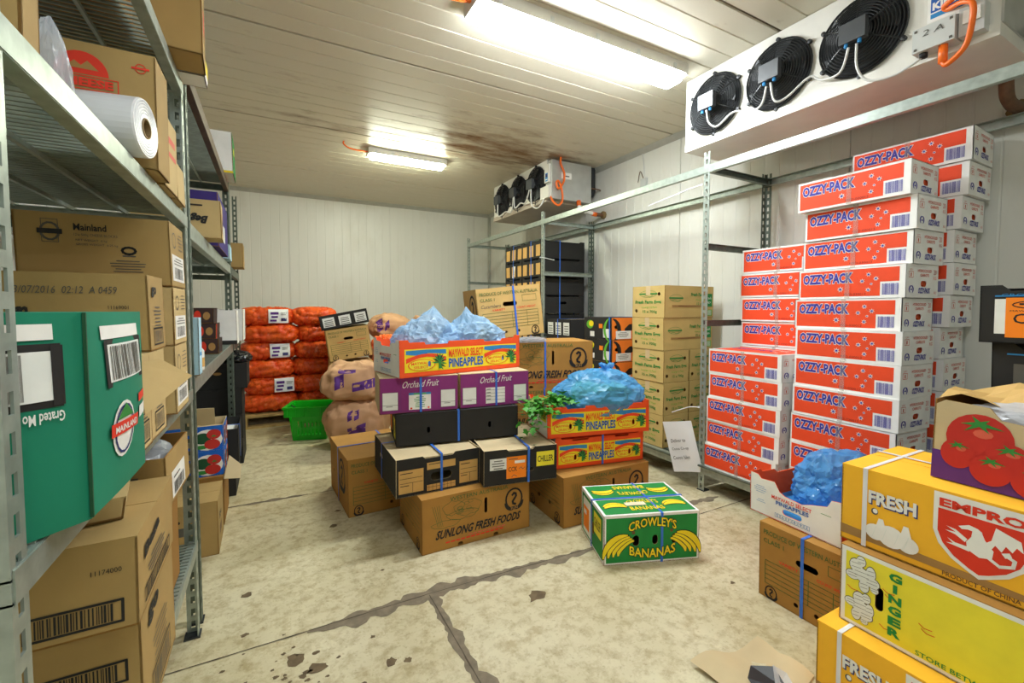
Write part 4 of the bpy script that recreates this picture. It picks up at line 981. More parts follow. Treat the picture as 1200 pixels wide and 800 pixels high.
def art_teal(w, h, kind):
    a = Art()
    if kind == 0:
        a.rect(w*.30, h*.88, w*.42, h*.07, 'white', 1); a.frame(w*.30, h*.60, w*.44, h*.24, .014, 'black', 2); a.rect(w*.31, h*.61, w*.42, h*.22, 'pale', 1); a.barcode(w*.34, h*.62, w*.12, h*.20, 'grey', 2, 3)
        b_ = Art(); b_.text('Grated Mo', 0, 0, w*.34, h*.05, 'pale', 2, bold=.02)
        for (v, f, m_, l) in b_.it: a.it.append(([(w*.78-p[0], h*.56-p[1]) for p in v], f, m_, l))
    else:
        a.rect(w*.16, h*.86, w*.66, h*.07, 'white', 1); a.frame(w*.20, h*.62, w*.64, h*.22, .010, 'black', 2); a.rect(w*.21, h*.63, w*.62, h*.20, 'pale', 1); a.barcode(w*.25, h*.64, w*.54, h*.18, 'grey', 2, 9)
        a.ell(w*.38, h*.36, w*.16, h*.155, 'white', 1); a.line(ell(w*.38, h*.36, w*.13, h*.13, 16), .004, 'navy', 2, True); a.poly([(w*.26,h*.42),(w*.38,h*.50),(w*.50,h*.42)][::1], 'leaf', 3); a.rect(w*.19, h*.34, w*.40, h*.07, 'red', 4); a.text('MAINLAND', w*.23, h*.355, w*.32, h*.035, 'white', 5, bold=.02)
        a.rect(w*.66, h*.46, w*.26, h*.05, 'red', 1); a.rect(w*.68, h*.36, w*.24, h*.07, 'pale', 1)
    return a
def art_mango(w, h):
    a = Art(); a.ell(w*.22, h*.68, w*.13, h*.20, 'lime', 2); a.ell(w*.27, h*.72, w*.09, h*.14, 'yellow', 3); a.rect(w*.55, h*.52, w*.13, h*.20, 'signorange', 2); a.rect(w*.22, h*.12, w*.16, h*.24, 'white', 2); a.rect(w*.70, h*.10, w*.22, h*.40, 'pale', 2); a.crescent(w*1.05, h*.45, w*.30, R(120), R(240), w*.08, 'lime', 2); return a
def art_mango_end(w, h):
    a = Art(); a.poly([(w*.35,h*.30),(w*.55,h*.45),(w*.70,h*.75),(w*.45,h*.70),(w*.33,h*.5)], 'black', 2); a.crescent(w*-.05, h*.45, w*.24, R(-70), R(70), w*.10, 'black', 2); a.rect(w*.10, h*.05, w*.40, h*.36, 'pale', 3); a.lines(w*.14, h*.32, w*.3, 4, h*.06, .004, 'grey', 4); return a
def art_cck(w, h):
    a = Art(); a.rect(w*.07, h*.16, w*.75, h*.60, 'pale', 1); a.rect(w*.07, h*.80, w*.8, h*.025, 'skyblue', 1); a.text('GROWN & PACKED BY', w*.10, h*.80, w*.5, h*.05, 'skyblue', 2); a.rect(w*.12, h*.10, w*.40, h*.68, 'signorange', 2)
    a.text('CCK', w*.155, h*.34, w*.19, h*.17, 'black', 3, bold=.01); a.line(ell(w*.25, h*.66, w*.10, h*.06, 16), .003, 'black', 3, True); a.rect(w*.18, h*.655, w*.14, .006, 'black', 3); a.text('MAWB', w*.14, h*.54, w*.08, h*.03, 'black', 3); a.rect(w*.30, h*.50, w*.18, h*.11, 'white', 3); a.text('PD', w*.32, h*.53, w*.05, h*.05, 'black', 4); a.text('27', w*.29, h*.14, w*.07, h*.08, 'grey', 3); a.text('3', w*.22, h*.20, w*.03, h*.06, 'grey', 3); return a
def art_grey_label(w, h):
    a = Art(); a.rect(w*.10, h*.15, w*.75, h*.50, 'grey', 1); a.rect(w*.07, h*.80, w*.8, h*.025, 'skyblue', 1); return a
TRAYPROF = [(0,1.0),(.10,1.0),(.14,.90),(.86,.90),(.90,1.0),(1,1.0)]
PINEPROF = [(0,1),(.06,1),(.07,.93),(.18,.93),(.19,.86),(.36,.86),(.37,.93),(.66,.93),(.67,.86),(.82,.86),(.83,.93),(.94,.93),(.95,1),(1,1)]
PINESIDE = [(0,1),(.12,1),(.14,.92),(.30,.90),(.34,.80),(.66,.80),(.70,.90),(.86,.92),(.88,1),(1,1)]
# ------------------------------------------------------------------ soft things
def sack(name, label, cat, c, rz, L, W, Hh, seed, m, group=None, lump=0.0, lumps=0, ex=.55, crimp=True, rx=0, ry=0, band=None, texts=()):
    """a lying sack: a pillow that thins towards its two ends"""
    t = thing(name, label, cat, c, R(rz), group, R(rx), R(ry)); r = random.Random(seed)
    nu, nv = (88, 44) if lumps else (72, 40)
    seeds = []; tries = 0
    if lumps:
        while len(seeds) < lumps:
            p = Vector((r.gauss(0,1), r.gauss(0,1), r.gauss(0,1))).normalized(); p = Vector((math.copysign(abs(p.x)**.6, p.x)*L/2, math.copysign(abs(p.y)**.6, p.y)*W/2, math.copysign(abs(p.z)**.6, p.z)*Hh/2))
            if tries > 3000 or all((p-q_).length > .052 for q_ in seeds): seeds.append(p)
            tries += 1
    def sg(x, e): return math.copysign(abs(x)**e, x)
    P = []
    sd = Vector((seed*3.1, seed*1.7, 0))
    for j in range(nv+1):
        v_ = -PI/2 + PI*j/nv
        for i in range(nu):
            u_ = 2*PI*i/nu
            d = Vector((sg(math.cos(v_),.5)*sg(math.cos(u_),ex), sg(math.cos(v_),.5)*sg(math.sin(u_),ex), sg(math.sin(v_),.7)))
            p = Vector((d.x*L/2, d.y*W/2, d.z*Hh/2))
            if crimp: k = 1-.42*max(0, abs(d.x)-.62)/.38; p.z *= k; p.y *= (1-.12*max(0,abs(d.x)-.6)/.4)
            nrm = Vector((d.x/L, d.y/W, d.z/Hh)).normalized()
            if lumps:
                dm = min((p-s_).length for s_ in seeds); p += nrm*(lump*math.sqrt(max(0, 1-(dm/.046)**2)) - lump*.75)
            else: p += nrm*lump*(noise.noise(p*6+sd)+.7*(1-2*abs(noise.noise(p*11+sd)))-.35+.25*(1-2*abs(noise.noise(p*26+sd))))
            p.z += Hh/2
            if p.z < .004: p.z = .004*.5
            P.append(p)
    f = [(j*nu+i, j*nu+(i+1)%nu, (j+1)*nu+(i+1)%nu, (j+1)*nu+i) for j in range(nv) for i in range(nu)]
    b = MB(); b.add(P, f, m); b.build('net_bag' if lumps else 'paper_bag', t, smooth=True)
    if lumps:
        g = MB()
        for s_ in seeds:
            rr_ = .030; g.lathe([(.002,-rr_),(rr_*.6,-rr_*.8),(rr_*.98,-rr_*.2),(rr_*.9,rr_*.45),(rr_*.4,rr_*.9),(.003,rr_*1.15)], 'onion', 9, Matrix.Translation((s_.x*.90, s_.y*.88, Hh/2+s_.z*.80)))
        tag(g.build('onions', t, smooth=True), kind='stuff')
    if band:
        from mathutils.bvhtree import BVHTree
        bv = BVHTree.FromPolygons(P, f); x0, x1, z0, z1 = band
        def patch(a0, a1, b0, b1, off, mm, n=12):
            vs = []
            for jj in range(n+1):
                for ii in range(n+1):
                    x = a0+(a1-a0)*ii/n; z = b0+(b1-b0)*jj/n
                    ys_ = [h_[0].y for h_ in (bv.ray_cast(Vector((x+dx, -1, z+dz)), Vector((0, 1, 0))) for dx in (-.02, 0, .02) for dz in (-.02, 0, .02)) if h_[0] is not None]
                    vs.append((x, (min(ys_) if ys_ else -W*.3)-off, z))
            g = MB(); g.add(vs, [(jj*(n+1)+ii, jj*(n+1)+ii+1, (jj+1)*(n+1)+ii+1, (jj+1)*(n+1)+ii) for jj in range(n) for ii in range(n)], mm); return g
        lb = patch(x0, x1, z0, z1, .006, 'paper').build('paper_label', t, smooth=True)
        w_, h_l = x1-x0, z1-z0
        for (u0, u1, q0, q1, mm) in ((.10,.50,.62,.80,'ink_purple'),(.14,.46,.38,.52,'ink_purple'),(.08,.40,.12,.26,'ink_purple'),(.60,.92,.70,.74,'ink_grey'),(.60,.88,.58,.62,'ink_grey'),(.62,.90,.14,.36,'ink_shadow')):
            patch(x0+w_*u0, x0+w_*u1, z0+h_l*q0, z0+h_l*q1, .009, mm, 5).build('printed_line', lb, smooth=True)
    for (pts, cc) in texts:
        g = MB(); g.add(pts, [tuple(range(len(pts)))], cc); g.build('printed_artwork', t)
    return t

def crumple(name, label, cat, c, rz, sx, sy, sz, seed, m, peaks=(), sub=5, amp=.25, group=None, part='film', flat=True, knot=None):
    """a crumpled plastic bag: faceted, ridged surface pulled up into peaks"""
    t = thing(name, label, cat, c, R(rz), group)
    bm = bmesh.new(); bmesh.ops.create_icosphere(bm, subdivisions=sub, radius=1.0); sd = Vector((seed*2.3, seed*5.1, seed))
    for v in bm.verts:
        d = v.co.normalized()
        n = (1-abs(noise.noise(d*2.2+sd))*2)*.5 + (1-abs(noise.noise(d*5.0+sd))*2)*.28 + (1-abs(noise.noise(d*11+sd))*2)*.12
        k = 1 + amp*n
        p = Vector((d.x*sx*k, d.y*sy*k, d.z*sz*k))
        for (px_, py_, pz_, w_) in peaks:
            q = Vector((px_, py_, pz_)).normalized(); s_ = max(0, d.dot(q)); g = math.exp(-(1-s_)/w_)
            p += (Vector((px_*sx, py_*sy, pz_*sz)) - p)*g*.85
        p.z = max(p.z, -sz*.5) + sz*.5
        v.co = p
    me = bpy.data.meshes.new(part); bm.to_mesh(me); bm.free(); me.materials.append(MATS[m])
    if not flat: me.polygons.foreach_set('use_smooth', [True]*len(me.polygons))
    o = bpy.data.objects.new(part, me); COL.objects.link(o); o.parent = t
    if knot:
        g = MB(); x, y, z = knot
        for k in range(3):
            a_ = k*2.1; g.tube([(x,y,z-.03),(x+.012*math.cos(a_),y+.012*math.sin(a_),z),(x+.03*math.cos(a_),y+.02*math.sin(a_),z+.035),(x+.055*math.cos(a_),y+.02*math.sin(a_),z+.03)], [.018,.012,.014,.016,.02], m, n=7)
        g.build('knot', t, smooth=True)
    return t

# ------------------------------------------------------------------ carrot cartons on the right rack
OW, OD, OH = .522, .30, .1665
OHOLE = [slot(OD*.54, OH*.42, .062, .030)]
def ozzy_proto():
    t = thing('carrot_carton', 'x', 'carton', (0,0,0)); th = .004
    b = MB()
    for face, ww, hs in (('front', OW, ()), ('back', OW, ()), ('left', OD, OHOLE), ('right', OD, OHOLE)):
        O, U, V = face_frame(face, OW, OD, OH); b.plate(O, U, V, [(0,0),(ww,0),(ww,OH),(0,OH)], hs, th, 'board_white', 'board_white')
    b.box(-OW/2+.004, -OD/2+.004, .0005, OW/2-.004, OD/2-.004, .004, 'board_white'); b.build('body', t)
    for s_ in (-1, 1):
        b = MB(); y0, y1 = (-OD/2, -.001) if s_ < 0 else (.001, OD/2); b.box(-OW/2, y0, OH-.003, OW/2, y1, OH, 'board_white'); b.build('top_flap', t)
    b = MB()
    for i in range(9):
        b.tube([(-OW/2+.05, -.09+.022*i, .055+.006*(i%3)), (OW/2-.010, -.09+.022*i, .066+.008*(i%3))], .018, 'carrot', n=7, smooth=0)
    tag(b.build('carrots', t), kind='stuff')
    for face, a in (('front', art_ozzy(OW, OH)), ('right', art_ozzy_end(OD, OH)), ('left', art_ozzy_end(OD, OH))):
        b = MB(); O, U, V = face_frame(face, OW, OD, OH); a.emit(b, O, U, V, () if face == 'front' else OHOLE); tag(b.build('printed_artwork', t), kind='stuff')
    a = Art(); a.rect(.03,.02,OW-.06,OD-.04,'ozzy',1); a.text('OZZY-PACK', .05, .16, .30, .07, 'ozzyblue', 3, bold=.03)
    for (u, v) in ((.38,.22),(.43,.19),(.36,.17),(.42,.10)): a.star(u, v, .018, 'white', 2)
    b = MB(); O, U, V = face_frame('top', OW, OD, OH); a.emit(b, O, U, V); tag(b.build('printed_artwork', t), kind='stuff')
    b = MB(); b.box(-.012, -OD/2-.0036, .002, .012, -OD/2-.0031, OH, 'tape_film'); b.build('packing_tape', t)
    return t
oz = ozzy_proto(); first = [True]
def ozzy(label, x, y, z, rz, group):
    o = oz if first[0] else copy_tree(oz)
    first[0] = False
    o.location = (x, y, z); o.rotation_euler = (0, 0, R(rz)); tag(o, label, 'carton', group); return o
ZS = .1875
for i, (x, y, rz) in enumerate(((2.84,1.833,-90.1),(2.845,1.815,-91.5),(2.84,1.81,-91),(2.845,1.80,-92),(2.845,1.805,-92))):
    ozzy('orange and white carrot carton, %s of the short stack by the slotted post' % (ORD[i] if i < 4 else 'top one'), x, y, ZS+i*(OH+.0005), rz, 'carrot cartons in the short stack')
for i in range(9):
    ozzy('carrot carton, %s in the stack behind the short stack' % (ORD[i] if i < 8 else 'top one with torn tape'), 3.165+.004*(i%3), 1.79+.01*math.sin(i*2), ZS+i*.171, -90, 'carrot cartons in the stack behind')
CC = [(2.845,1.238,-92),(2.845,1.238,-92),(2.845,1.238,-93),(2.85,1.232,-93.5),(2.86,1.232,-94),(2.865,1.232,-94),(2.885,1.25,-93),(2.89,1.235,-94),(2.91,1.225,-92.5),(2.90,1.213,-92.5),(2.865,1.239,-90.6)]
for i, (x, y, rz) in enumerate(CC):
    ozzy('orange and white carrot carton, %s of the tallest front tower' % (ORD[i] if i < 10 else 'top one'), x, y, ZS+i*(OH+.0005), rz, 'carrot cartons in the tall front tower')
DY = [1.20,1.21,1.205,1.215,1.216,1.235,1.20,1.191,1.195,1.171,1.15]
for i in range(11):
    ozzy('carrot carton with its white end showing, %s of the tower against the wall' % ORD[i], 3.255, DY[i], ZS+i*.1695, -90, 'carrot cartons in the wall tower')
ozzy('carrot carton lying on the very top of the wall tower, highest of all', 3.24, 1.14, ZS+11*.1695, -88.5, 'carrot cartons in the wall tower')

# ------------------------------------------------------------------ egg cartons, mango cartons, black trays on the rack
ES = .256
for i in range(5):
    z = .1885+i*(ES+.004)
    if i < 3:
        carton('tan egg carton with green lettering on the aisle side, %s row of the egg stack' % ('bottom','second','third')[i], 'carton', (2.72+.146, 2.49+.178, z), 0, .288, .35, ES, 'kraft_egg', {'front': art_egg(.288, ES), 'left': art_egg(.35, ES)}, {'left': EGG_HOLES(.35, ES), 'front': EGG_HOLES(.288, ES)}, group='egg cartons', tape='tape')
        carton('tan egg carton on the wall side, %s row of the egg stack' % ('bottom','second','third')[i], 'carton', (2.72+.44, 2.49+.178, z), 0, .288, .35, ES, 'kraft_egg', {'front': art_egg(.288, ES)}, {'front': EGG_HOLES(.288, ES)}, group='egg cartons', tape='tape')
    else:
        carton('long tan egg carton with a green corner label, %s of the egg stack' % ('second from top', 'top one')[i-3], 'carton', (2.72+.288, 2.49+.178, z), 0, .575, .35, ES, 'kraft_egg', {'front': art_egg(.575, ES, True), 'left': art_egg(.35, ES)}, {'left': EGG_HOLES(.35, ES)}, group='egg cartons', tape='tape')
for i in range(5):
    carton('black and orange mango carton, %s of the stack beside the egg cartons' % (ORD[i] if i < 4 else 'top one'), 'carton', (2.72+.23, 3.10+.20, .1885+i*.2065), -90, .40, .46, .205, 'board_black', {'front': art_mango(.40, .205), 'right': art_mango_end(.46, .205)},
           {'right': [ell(.06, .12, .03, .018, 12)], 'front': [ell(.37,.10,.012,.02,10)]}, facemat={'right': 'board_mango', 'back': 'board_mango'}, straps=(('x', .93),), group='mango cartons', topmat='board_black')
BT = [(0,1.0),(.08,1.0),(.11,.90),(.32,.90),(.36,1.03),(.46,1.03),(.50,.90),(.89,.90),(.92,1.0),(1,1.0)]
for i in range(5):
    carton('black produce tray, %s of the low stack beside the mango cartons' % (ORD[i] if i < 4 else 'top one with white labels'), 'tray', (2.975, 3.97, .1885+i*.201), -90, .45, .50, .20, 'board_black', {'front': art_crate_grey(.45, .20)}, straps=(('x', .5),), group='black trays on the rack', inside='board_black', topmat='kraft_pale' if i == 4 else 'board_black', lid_drop=.012)
for i in range(9):
    for k in range(2):
        carton('black produce tray, %s in the %s column of the tall far stack' % (ORD[i] if i < 8 else 'top one', ('near', 'far')[k]), 'tray', (3.03, 4.315+.215+k*.432, .1885+i*.2125), -90, .428, .62, .211, 'board_black', {'front': art_tray_small(.428, .211, note=(i == 7 and k == 1))},
               {'right': [slot(.31, .12, .10, .03)]} if k == 0 and i in (2, 5) else None, group='black trays in the tall stack', straps=(('x', .5), ('y', .42)) if k == 0 else (('x', .5),), inside='board_black', topmat='board_black', lid_drop=.015, profile={'front': TRAYPROF, 'side': TRAYPROF} if i < 8 else {'front': BT, 'side': TRAYPROF})

# ------------------------------------------------------------------ the pile in the middle of the room
SW, SD, SH = .66, .44, .293
carton('tan vegetable carton with black lettering at the front foot of the central pile', 'carton', (1.0, 2.45, 0), 0.4, SW, SD, SH, 'kraft', {'front': art_sunlong(SW, SH), 'left': art_side_rows(SD, SH)}, {'front': HOLES_SUN(SW, SH), 'left': [ell(.15,.10,.012,.012,10), ell(.28,.10,.012,.012,10)]}, group='tan vegetable cartons')
carton('tan produce carton on the floor at the left foot of the central pile', 'carton', (.60, 3.17, 0), 3, .44, .60, .36, 'kraft', {'front': art_produce(.44, .36), 'left': art_swan_side(.60, .36)}, {'front': [slot(.30,.20,.06,.02), ell(.27,.045,.01,.01,10)], 'left': [ell(.12,.16,.02,.012,10)]}, group='tan produce cartons', straps=(('y', .5), ('x', .75)))
carton('tan vegetable carton under the two red pineapple trays', 'carton', (1.832, 2.318, 0), -2.3, SW, SD, .30, 'kraft', {'front': art_sunlong(SW, .30), 'left': art_side_rows(SD, .30)}, {'front': HOLES_SUN(SW, .30), 'left': [ell(.15,.10,.014,.014,10), ell(.28,.10,.014,.014,10)]}, group='tan vegetable cartons')
TL = [(0,1.0),(.30,1.0),(.33,.93),(.66,.93),(.69,1.0),(1,1.0)]
carton('wide black tray with tan label panels and a blue strap on the front vegetable carton', 'tray', (.80, 2.585, .297), -.4, .482, .56, .208, 'board_black', {'front': art_tray(.482, .208)}, {'front': [slot(.482*.52, .208*.42, .12, .045)], 'left': [slot(.2,.13,.07,.025)]}, straps=(('x', .52), ('y', .6)), inside='kraft_pale', topmat='kraft_pale', lid_drop=.012, profile={'front': TL}, group='black trays in the pile')
carton('black tray with a yellow chiller sticker and an orange label', 'tray', (1.287, 2.424, .302), -10.1, .445, .50, .203, 'board_black', {'front': art_chiller(.445, .203)}, {'front': [slot(.445*.62, .203*.36, .05, .02)]}, straps=(('x', .60),), inside='kraft_pale', topmat='kraft_pale', lid_drop=.012, profile={'front': TL}, group='black trays in the pile')
def off(c, rz, dx, dy=0): a = R(rz); return (c[0]+dx*math.cos(a)-dy*math.sin(a), c[1]+dx*math.sin(a)+dy*math.cos(a))
for k, (s_, nm) in enumerate(((-1, 'left'), (1, 'right'))):
    p = off((1.012, 2.661), -9.1, s_*.187)
    ar = {'front': Art()}
    if s_ < 0: ar = {'left': Art().rect(.04,.03,.10,.12,'signorange',1).rect(.25,.03,.10,.12,'lemon',1).text('CHILLER',.26,.06,.08,.05,'black',2)}
    carton('plain black carton, %s of the pair under the purple boxes' % nm, 'carton', (p[0], p[1], .508), -9.1, .37, .40, .184, 'board_black', ar if s_ < 0 else {}, {'front': [slot(.185, .085, .018, .035)]}, straps=(('x', .985),) if s_ < 0 else (), inside='board_black', group='plain black cartons', jit=.003)
    p = off((1.013, 2.704), -6.4, s_*.2305)
    carton('purple fruit carton with white panels, %s of the pair' % nm, 'carton', (p[0], p[1], .699), -6.4 - (2.0 if s_ < 0 else -.5), .455, .44, .205, 'board_purple', {'front': art_orchard(.455, .205, s_ < 0)}, facemat={'left': 'kraft_pale', 'right': 'kraft_pale', 'top': 'kraft_pale'}, topmat='kraft_pale', straps=(('x', .51),), group='purple fruit cartons', jit=.003)
carton('red and yellow pineapple tray with pale blue bags on top of the central pile', 'tray', (1.02, 2.74, .9085), 9.0, .86, .40, .215, 'board_orange', {'front': art_pine(.86, .215), 'left': art_pine_end(.40, .215)}, {'front': PINE_HOLES(.86, .215), 'left': [slot(.20,.08,.08,.025)]}, top='open', fill=('ink_skyblue', .25), facemat={'left': 'board_white', 'right': 'board_white'}, inside='board_orange', profile={'front': PINEPROF, 'side': PINESIDE}, group='pineapple trays')
carton('red and yellow pineapple tray with a blue strap, lower of the two on the right', 'tray', (1.873, 2.386, .3065), -10.5, .631, .40, .197, 'board_orange', {'front': art_pine(.631, .197), 'left': art_pine_end(.40, .197)}, {'front': PINE_HOLES(.631, .197)}, top='closed', topmat='board_orange', lid_drop=.02, facemat={'left': 'board_white', 'right': 'board_white'}, inside='board_orange', profile={'front': PINEPROF}, straps=(('x', .52),), group='pineapple trays')
carton('open pineapple tray of leafy greens, upper of the two on the right', 'tray', (1.853, 2.353, .5055), -13, .705, .38, .205, 'board_orange', {'front': art_pine(.705, .205), 'left': art_end_chiller(.38, .205)}, {'front': PINE_HOLES(.705, .205), 'left': [slot(.16,.08,.07,.025)]}, top='open', fill=('lettuce', .5), facemat={'left': 'board_white', 'right': 'board_white'}, inside='board_orange', profile={'front': PINEPROF, 'side': PINESIDE}, group='pineapple trays')
crumple('plastic_bag', 'pale blue plastic bag with a tall peak, left half of the top pineapple tray', 'plastic bag', (.86, 2.71, 1.0), 12, .185, .13, .15, 3, 'bag_paleblue', peaks=((.25,-.1,1.75,.045),(-.6,0,.9,.06),(.9,0,.5,.05)), amp=.38, group='blue plastic bags')
crumple('plastic_bag', 'pale blue plastic bag with two ears, right half of the top pineapple tray', 'plastic bag', (1.21, 2.775, 1.0), 12, .20, .13, .14, 8, 'bag_paleblue', peaks=((-.40,-.1,1.9,.03),(.30,.1,1.3,.03),(.9,-.1,.7,.05)), amp=.45, group='blue plastic bags')
crumple('plastic_bag', 'knotted bright blue plastic bag of greens in the right pineapple tray', 'plastic bag', (1.93, 2.33, .62), -13, .29, .18, .17, 5, 'bag_blue', peaks=((.15,-.1,1.25,.03),(-.6,-.3,.7,.03)), amp=.24, sub=5, group='blue plastic bags', knot=(.04, -.02, .27))
o = sack('lettuce_bundle', 'green vegetables showing through the knotted blue bag', 'vegetables', (1.94, 2.33, .63), -13, .42, .24, .16, 4, 'lettuce', lump=.03)
t = thing('leafy_greens', 'bunch of bright green celery leaves spilling over the tray edge', 'vegetables', (1.455, 2.385, .645)); r = random.Random(11)
st = MB()
for i in range(12):
    a_ = R(150 + r.uniform(-50, 60)); L_ = r.uniform(.10, .18); st.tube([(.12, 0, .03), (.12+L_*.5*math.cos(a_), L_*.5*math.sin(a_), .07), (.12+L_*math.cos(a_), L_*math.sin(a_), .05)], .004, 'stemgreen', n=5, smooth=2)
tag(st.build('stems', t), kind='stuff')
lf = MB()
for i in range(420):
    u = r.random(); x = .22 - .34*u + r.gauss(0,.02); y = -.10 + r.gauss(0,.05); z = .06 + .03*math.sin(u*9) - .22*max(0,u-.62)/.38*r.random() + r.gauss(0,.012)
    if r.random() < .35: x = .10+r.gauss(0,.09); y = -.06+r.gauss(0,.03); z = .075+r.gauss(0,.015)
    s_ = r.uniform(.014,.034); M = Matrix.Translation((x, y, z)) @ Matrix.Rotation(r.uniform(0,6.28), 4, 'Z') @ Matrix.Rotation(r.uniform(-.9,.9), 4, 'X')
    pts = [(0,0,0),(.45,.35,.1),(.4,.7,.05),(.75,.85,0),(.3,1.2,-.05),(0,1.7,-.2),(-.3,1.2,-.05),(-.75,.85,0),(-.4,.7,.05),(-.45,.35,.1)]
    lf.add([M @ Vector((p[0]*s_, p[1]*s_, p[2]*s_)) for p in pts], [(0,1,2,8,9),(2,3,4,6,7,8),(4,5,6)], 'leafgreen')
tag(lf.build('leaves', t), kind='stuff')
CW, CD, CH = .515, .384, .253
carton('green and white banana carton on the floor with a blue strap', 'carton', (1.761, 1.789, 0), -20.7, CW, CD, CH, 'board_white', {'front': art_crow(CW, CH), 'top': art_crow_top(CW, CD), 'left': art_crow_side(CD, CH)}, {'front': [slot(CW*.33, CH*.47, .035, .055), slot(CW*.53, CH*.47, .03, .05), slot(CW*.735, CH*.47, .03, .05)], 'left': [slot(CD*.56, CH*.45, .03, .07)]}, straps=(('x', .60), ('y', .5)), jit=.001)
# cartons behind
for i in range(3):
    p = (1.86+.01*i, 3.00)
    carton('tan vegetable carton, %s of the stack behind the pineapple trays' % (ORD[i] if i < 2 else 'top one with a blue strap'), 'carton', (p[0], p[1], i*.351), -15.4, .74, .42, .348, 'kraft', {'front': art_sunlong(.74, .348)}, {'front': HOLES_SUN(.74, .348)}, straps=(('x', .48),), group='tan vegetable cartons')
carton('tan produce carton tilted to one side on top of the stack behind the pineapple trays', 'carton', (1.60, 3.06, 1.094), -9, .50, .40, .37, 'kraft_light', {'front': art_produce(.50, .37, True), 'left': art_swan_side(.40, .37)}, {'front': HOLES_PROD(.50, .37)}, ry=-6, straps=(('x', .57),), group='tan produce cartons')
crumple('plastic_bag', 'crumpled clear plastic film on the stack behind the pineapple trays', 'plastic bag', (1.70, 2.84, 1.053), 0, .12, .05, .025, 9, 'bag_clear', amp=.3, sub=4)
# ------------------------------------------------------------------ back left: onions, crate, sacks
pl_ = thing('pallet', 'wooden pallet under the orange onion sacks', 'pallet', (.20, 5.98, 0))
for i in range(7):
    b = MB(); y = -.46+i*.145; b.box(-.55, y, .118, .60, y+.10, .138, 'wood'); b.build('deck_board', pl_)
for x in (-.55, -.03, .50):
    b = MB(); b.box(x, -.46, .022, x+.10, .51, .118, 'wood'); b.build('bearer', pl_)
for y in (-.46, .0, .41):
    b = MB(); b.box(-.55, y, .0, .60, y+.10, .022, 'wood'); b.build('base_board', pl_)
k = 0
for lev in range(6):
    for s_, nm in ((0, 'left'), (1, 'right')):
        x = (-.03 + .03*math.sin(lev*2)) if s_ == 0 else (.47 + .03*math.cos(lev*1.7)); z = .140+lev*.1935
        sack('onion_sack', 'orange net sack of onions, %s layer of the %s pallet column' % (('bottom','second','third','fourth','fifth','top')[lev], nm), 'onion sack', (x, 5.84+.03*math.sin(lev*3+s_), z), (-4+8*((lev+s_) % 2)), .58 if s_ == 0 else .50, .52, .212, 31+lev*2+s_, 'net_orange', 'orange onion sacks', lump=.034, lumps=150, crimp=False,
             band=(.0, .20, .035, .19) if (s_ == 0 and lev in (1, 3, 5)) else None)
for i in range(5):
    sack('onion_sack', 'orange net sack of onions, %s of the small stack behind the tan cartons' % (ORD[i] if i < 4 else 'top one'), 'onion sack', (1.26, 5.27, i*.197), 4*(i % 2), .47, .42, .205, 61+i, 'net_orange', 'orange onion sacks', lump=.03, lumps=110)
# green basket
t = thing('plastic_basket', 'bright green plastic shopping basket on the floor by the onion pallet', 'basket', (.345, 4.90, 0), R(-17)); b = MB()
def tap(z): return (.155+.045*z/.34, .12+.035*z/.34)
for (U, s_, hw, hd) in (((1,0,0), -1, 0, 1), ((-1,0,0), 1, 0, 1), ((0,-1,0), -1, 1, 0), ((0,1,0), 1, 1, 0)):
    a0, c0 = tap(0); a1, c1 = tap(.25); 
    if hd: O = Vector((-a0 if s_ < 0 else a0, s_*c0, 0)); wdt = 2*a0; tilt = Vector((0, s_*(c1-c0), .25))
    else: O = Vector((s_*a0, c0 if s_ < 0 else -c0, 0)); wdt = 2*c0; tilt = Vector((s_*(a1-a0), 0, .25))
    holes = []
    n = 7 if hd else 5
    for i in range(n):
        for j in range(2): holes.append(slot(wdt*(.12+.76*(i+.5)/n), .08+.085*j, wdt*.045, .065, 3))
    b.plate(O, U, tilt/.25, [(0,0),(wdt,0),(wdt,.25),(0,.25)], holes, .003, 'crate_green')
b.box(-.155,-.12,0,.155,.12,.004,'crate_green'); b.build('body', t)
b = MB(); A1, C1 = tap(.25); A2, C2 = .205, .16
for (z0, z1, ex_) in ((.245,.335,.010),(.325,.342,.022)):
    for sx in (-1, 1): b.box(sx*(A2+ex_)-(.006), -C2-ex_, z0, sx*(A2+ex_)+.006, C2+ex_, z1, 'crate_green'); b.box(-A2-ex_, sx*(C2+ex_)-.006, z0, A2+ex_, sx*(C2+ex_)+.006, z1, 'crate_green')
for i in range(6):
    x = -.19+i*.076; b.box(x-.004, -C2-.022, .255, x+.004, -C2-.008, .33, 'crate_green')
b.build('rim', t)
b = MB(); b.tube([(-.19,-.02,.335),(-.12,-.04,.30),(.0,-.05,.29),(.12,-.04,.30),(.19,-.02,.335)], .006, 'fan_black', n=6); b.build('handle', t, smooth=True)
for i in range(3):
    carton('tan produce carton, %s of the stack behind the paper sacks' % ('bottom', 'middle', 'tilted top one')[i], 'carton', (.775, 5.27, (0, .362, .727+.037)[i]), (-4, -3, -4)[i], .44, .44, .36 if i < 2 else .335, 'kraft_light', {'front': art_produce(.44, .36 if i < 2 else .335)}, {'front': HOLES_PROD(.44, .36 if i < 2 else .335)}, ry=(0, 0, -8)[i], group='tan produce cartons')
carton('black tray with pale labels lying tilted on the leftmost tan produce carton stack', 'tray', (.73, 5.23, 1.115), -8, .49, .40, .15, 'board_black', {'front': art_crate_grey(.49, .15)}, ry=-11, inside='board_black', topmat='board_grey', lid_drop=.01)
P_ = 'ink_purple'
sack('potato_sack', 'brown paper sack with purple print, lower of the two by the green basket', 'sack', (.70, 4.40, 0), -24, .55, .46, .46, 71, 'paper_brown', 'brown paper sacks', lump=.035)
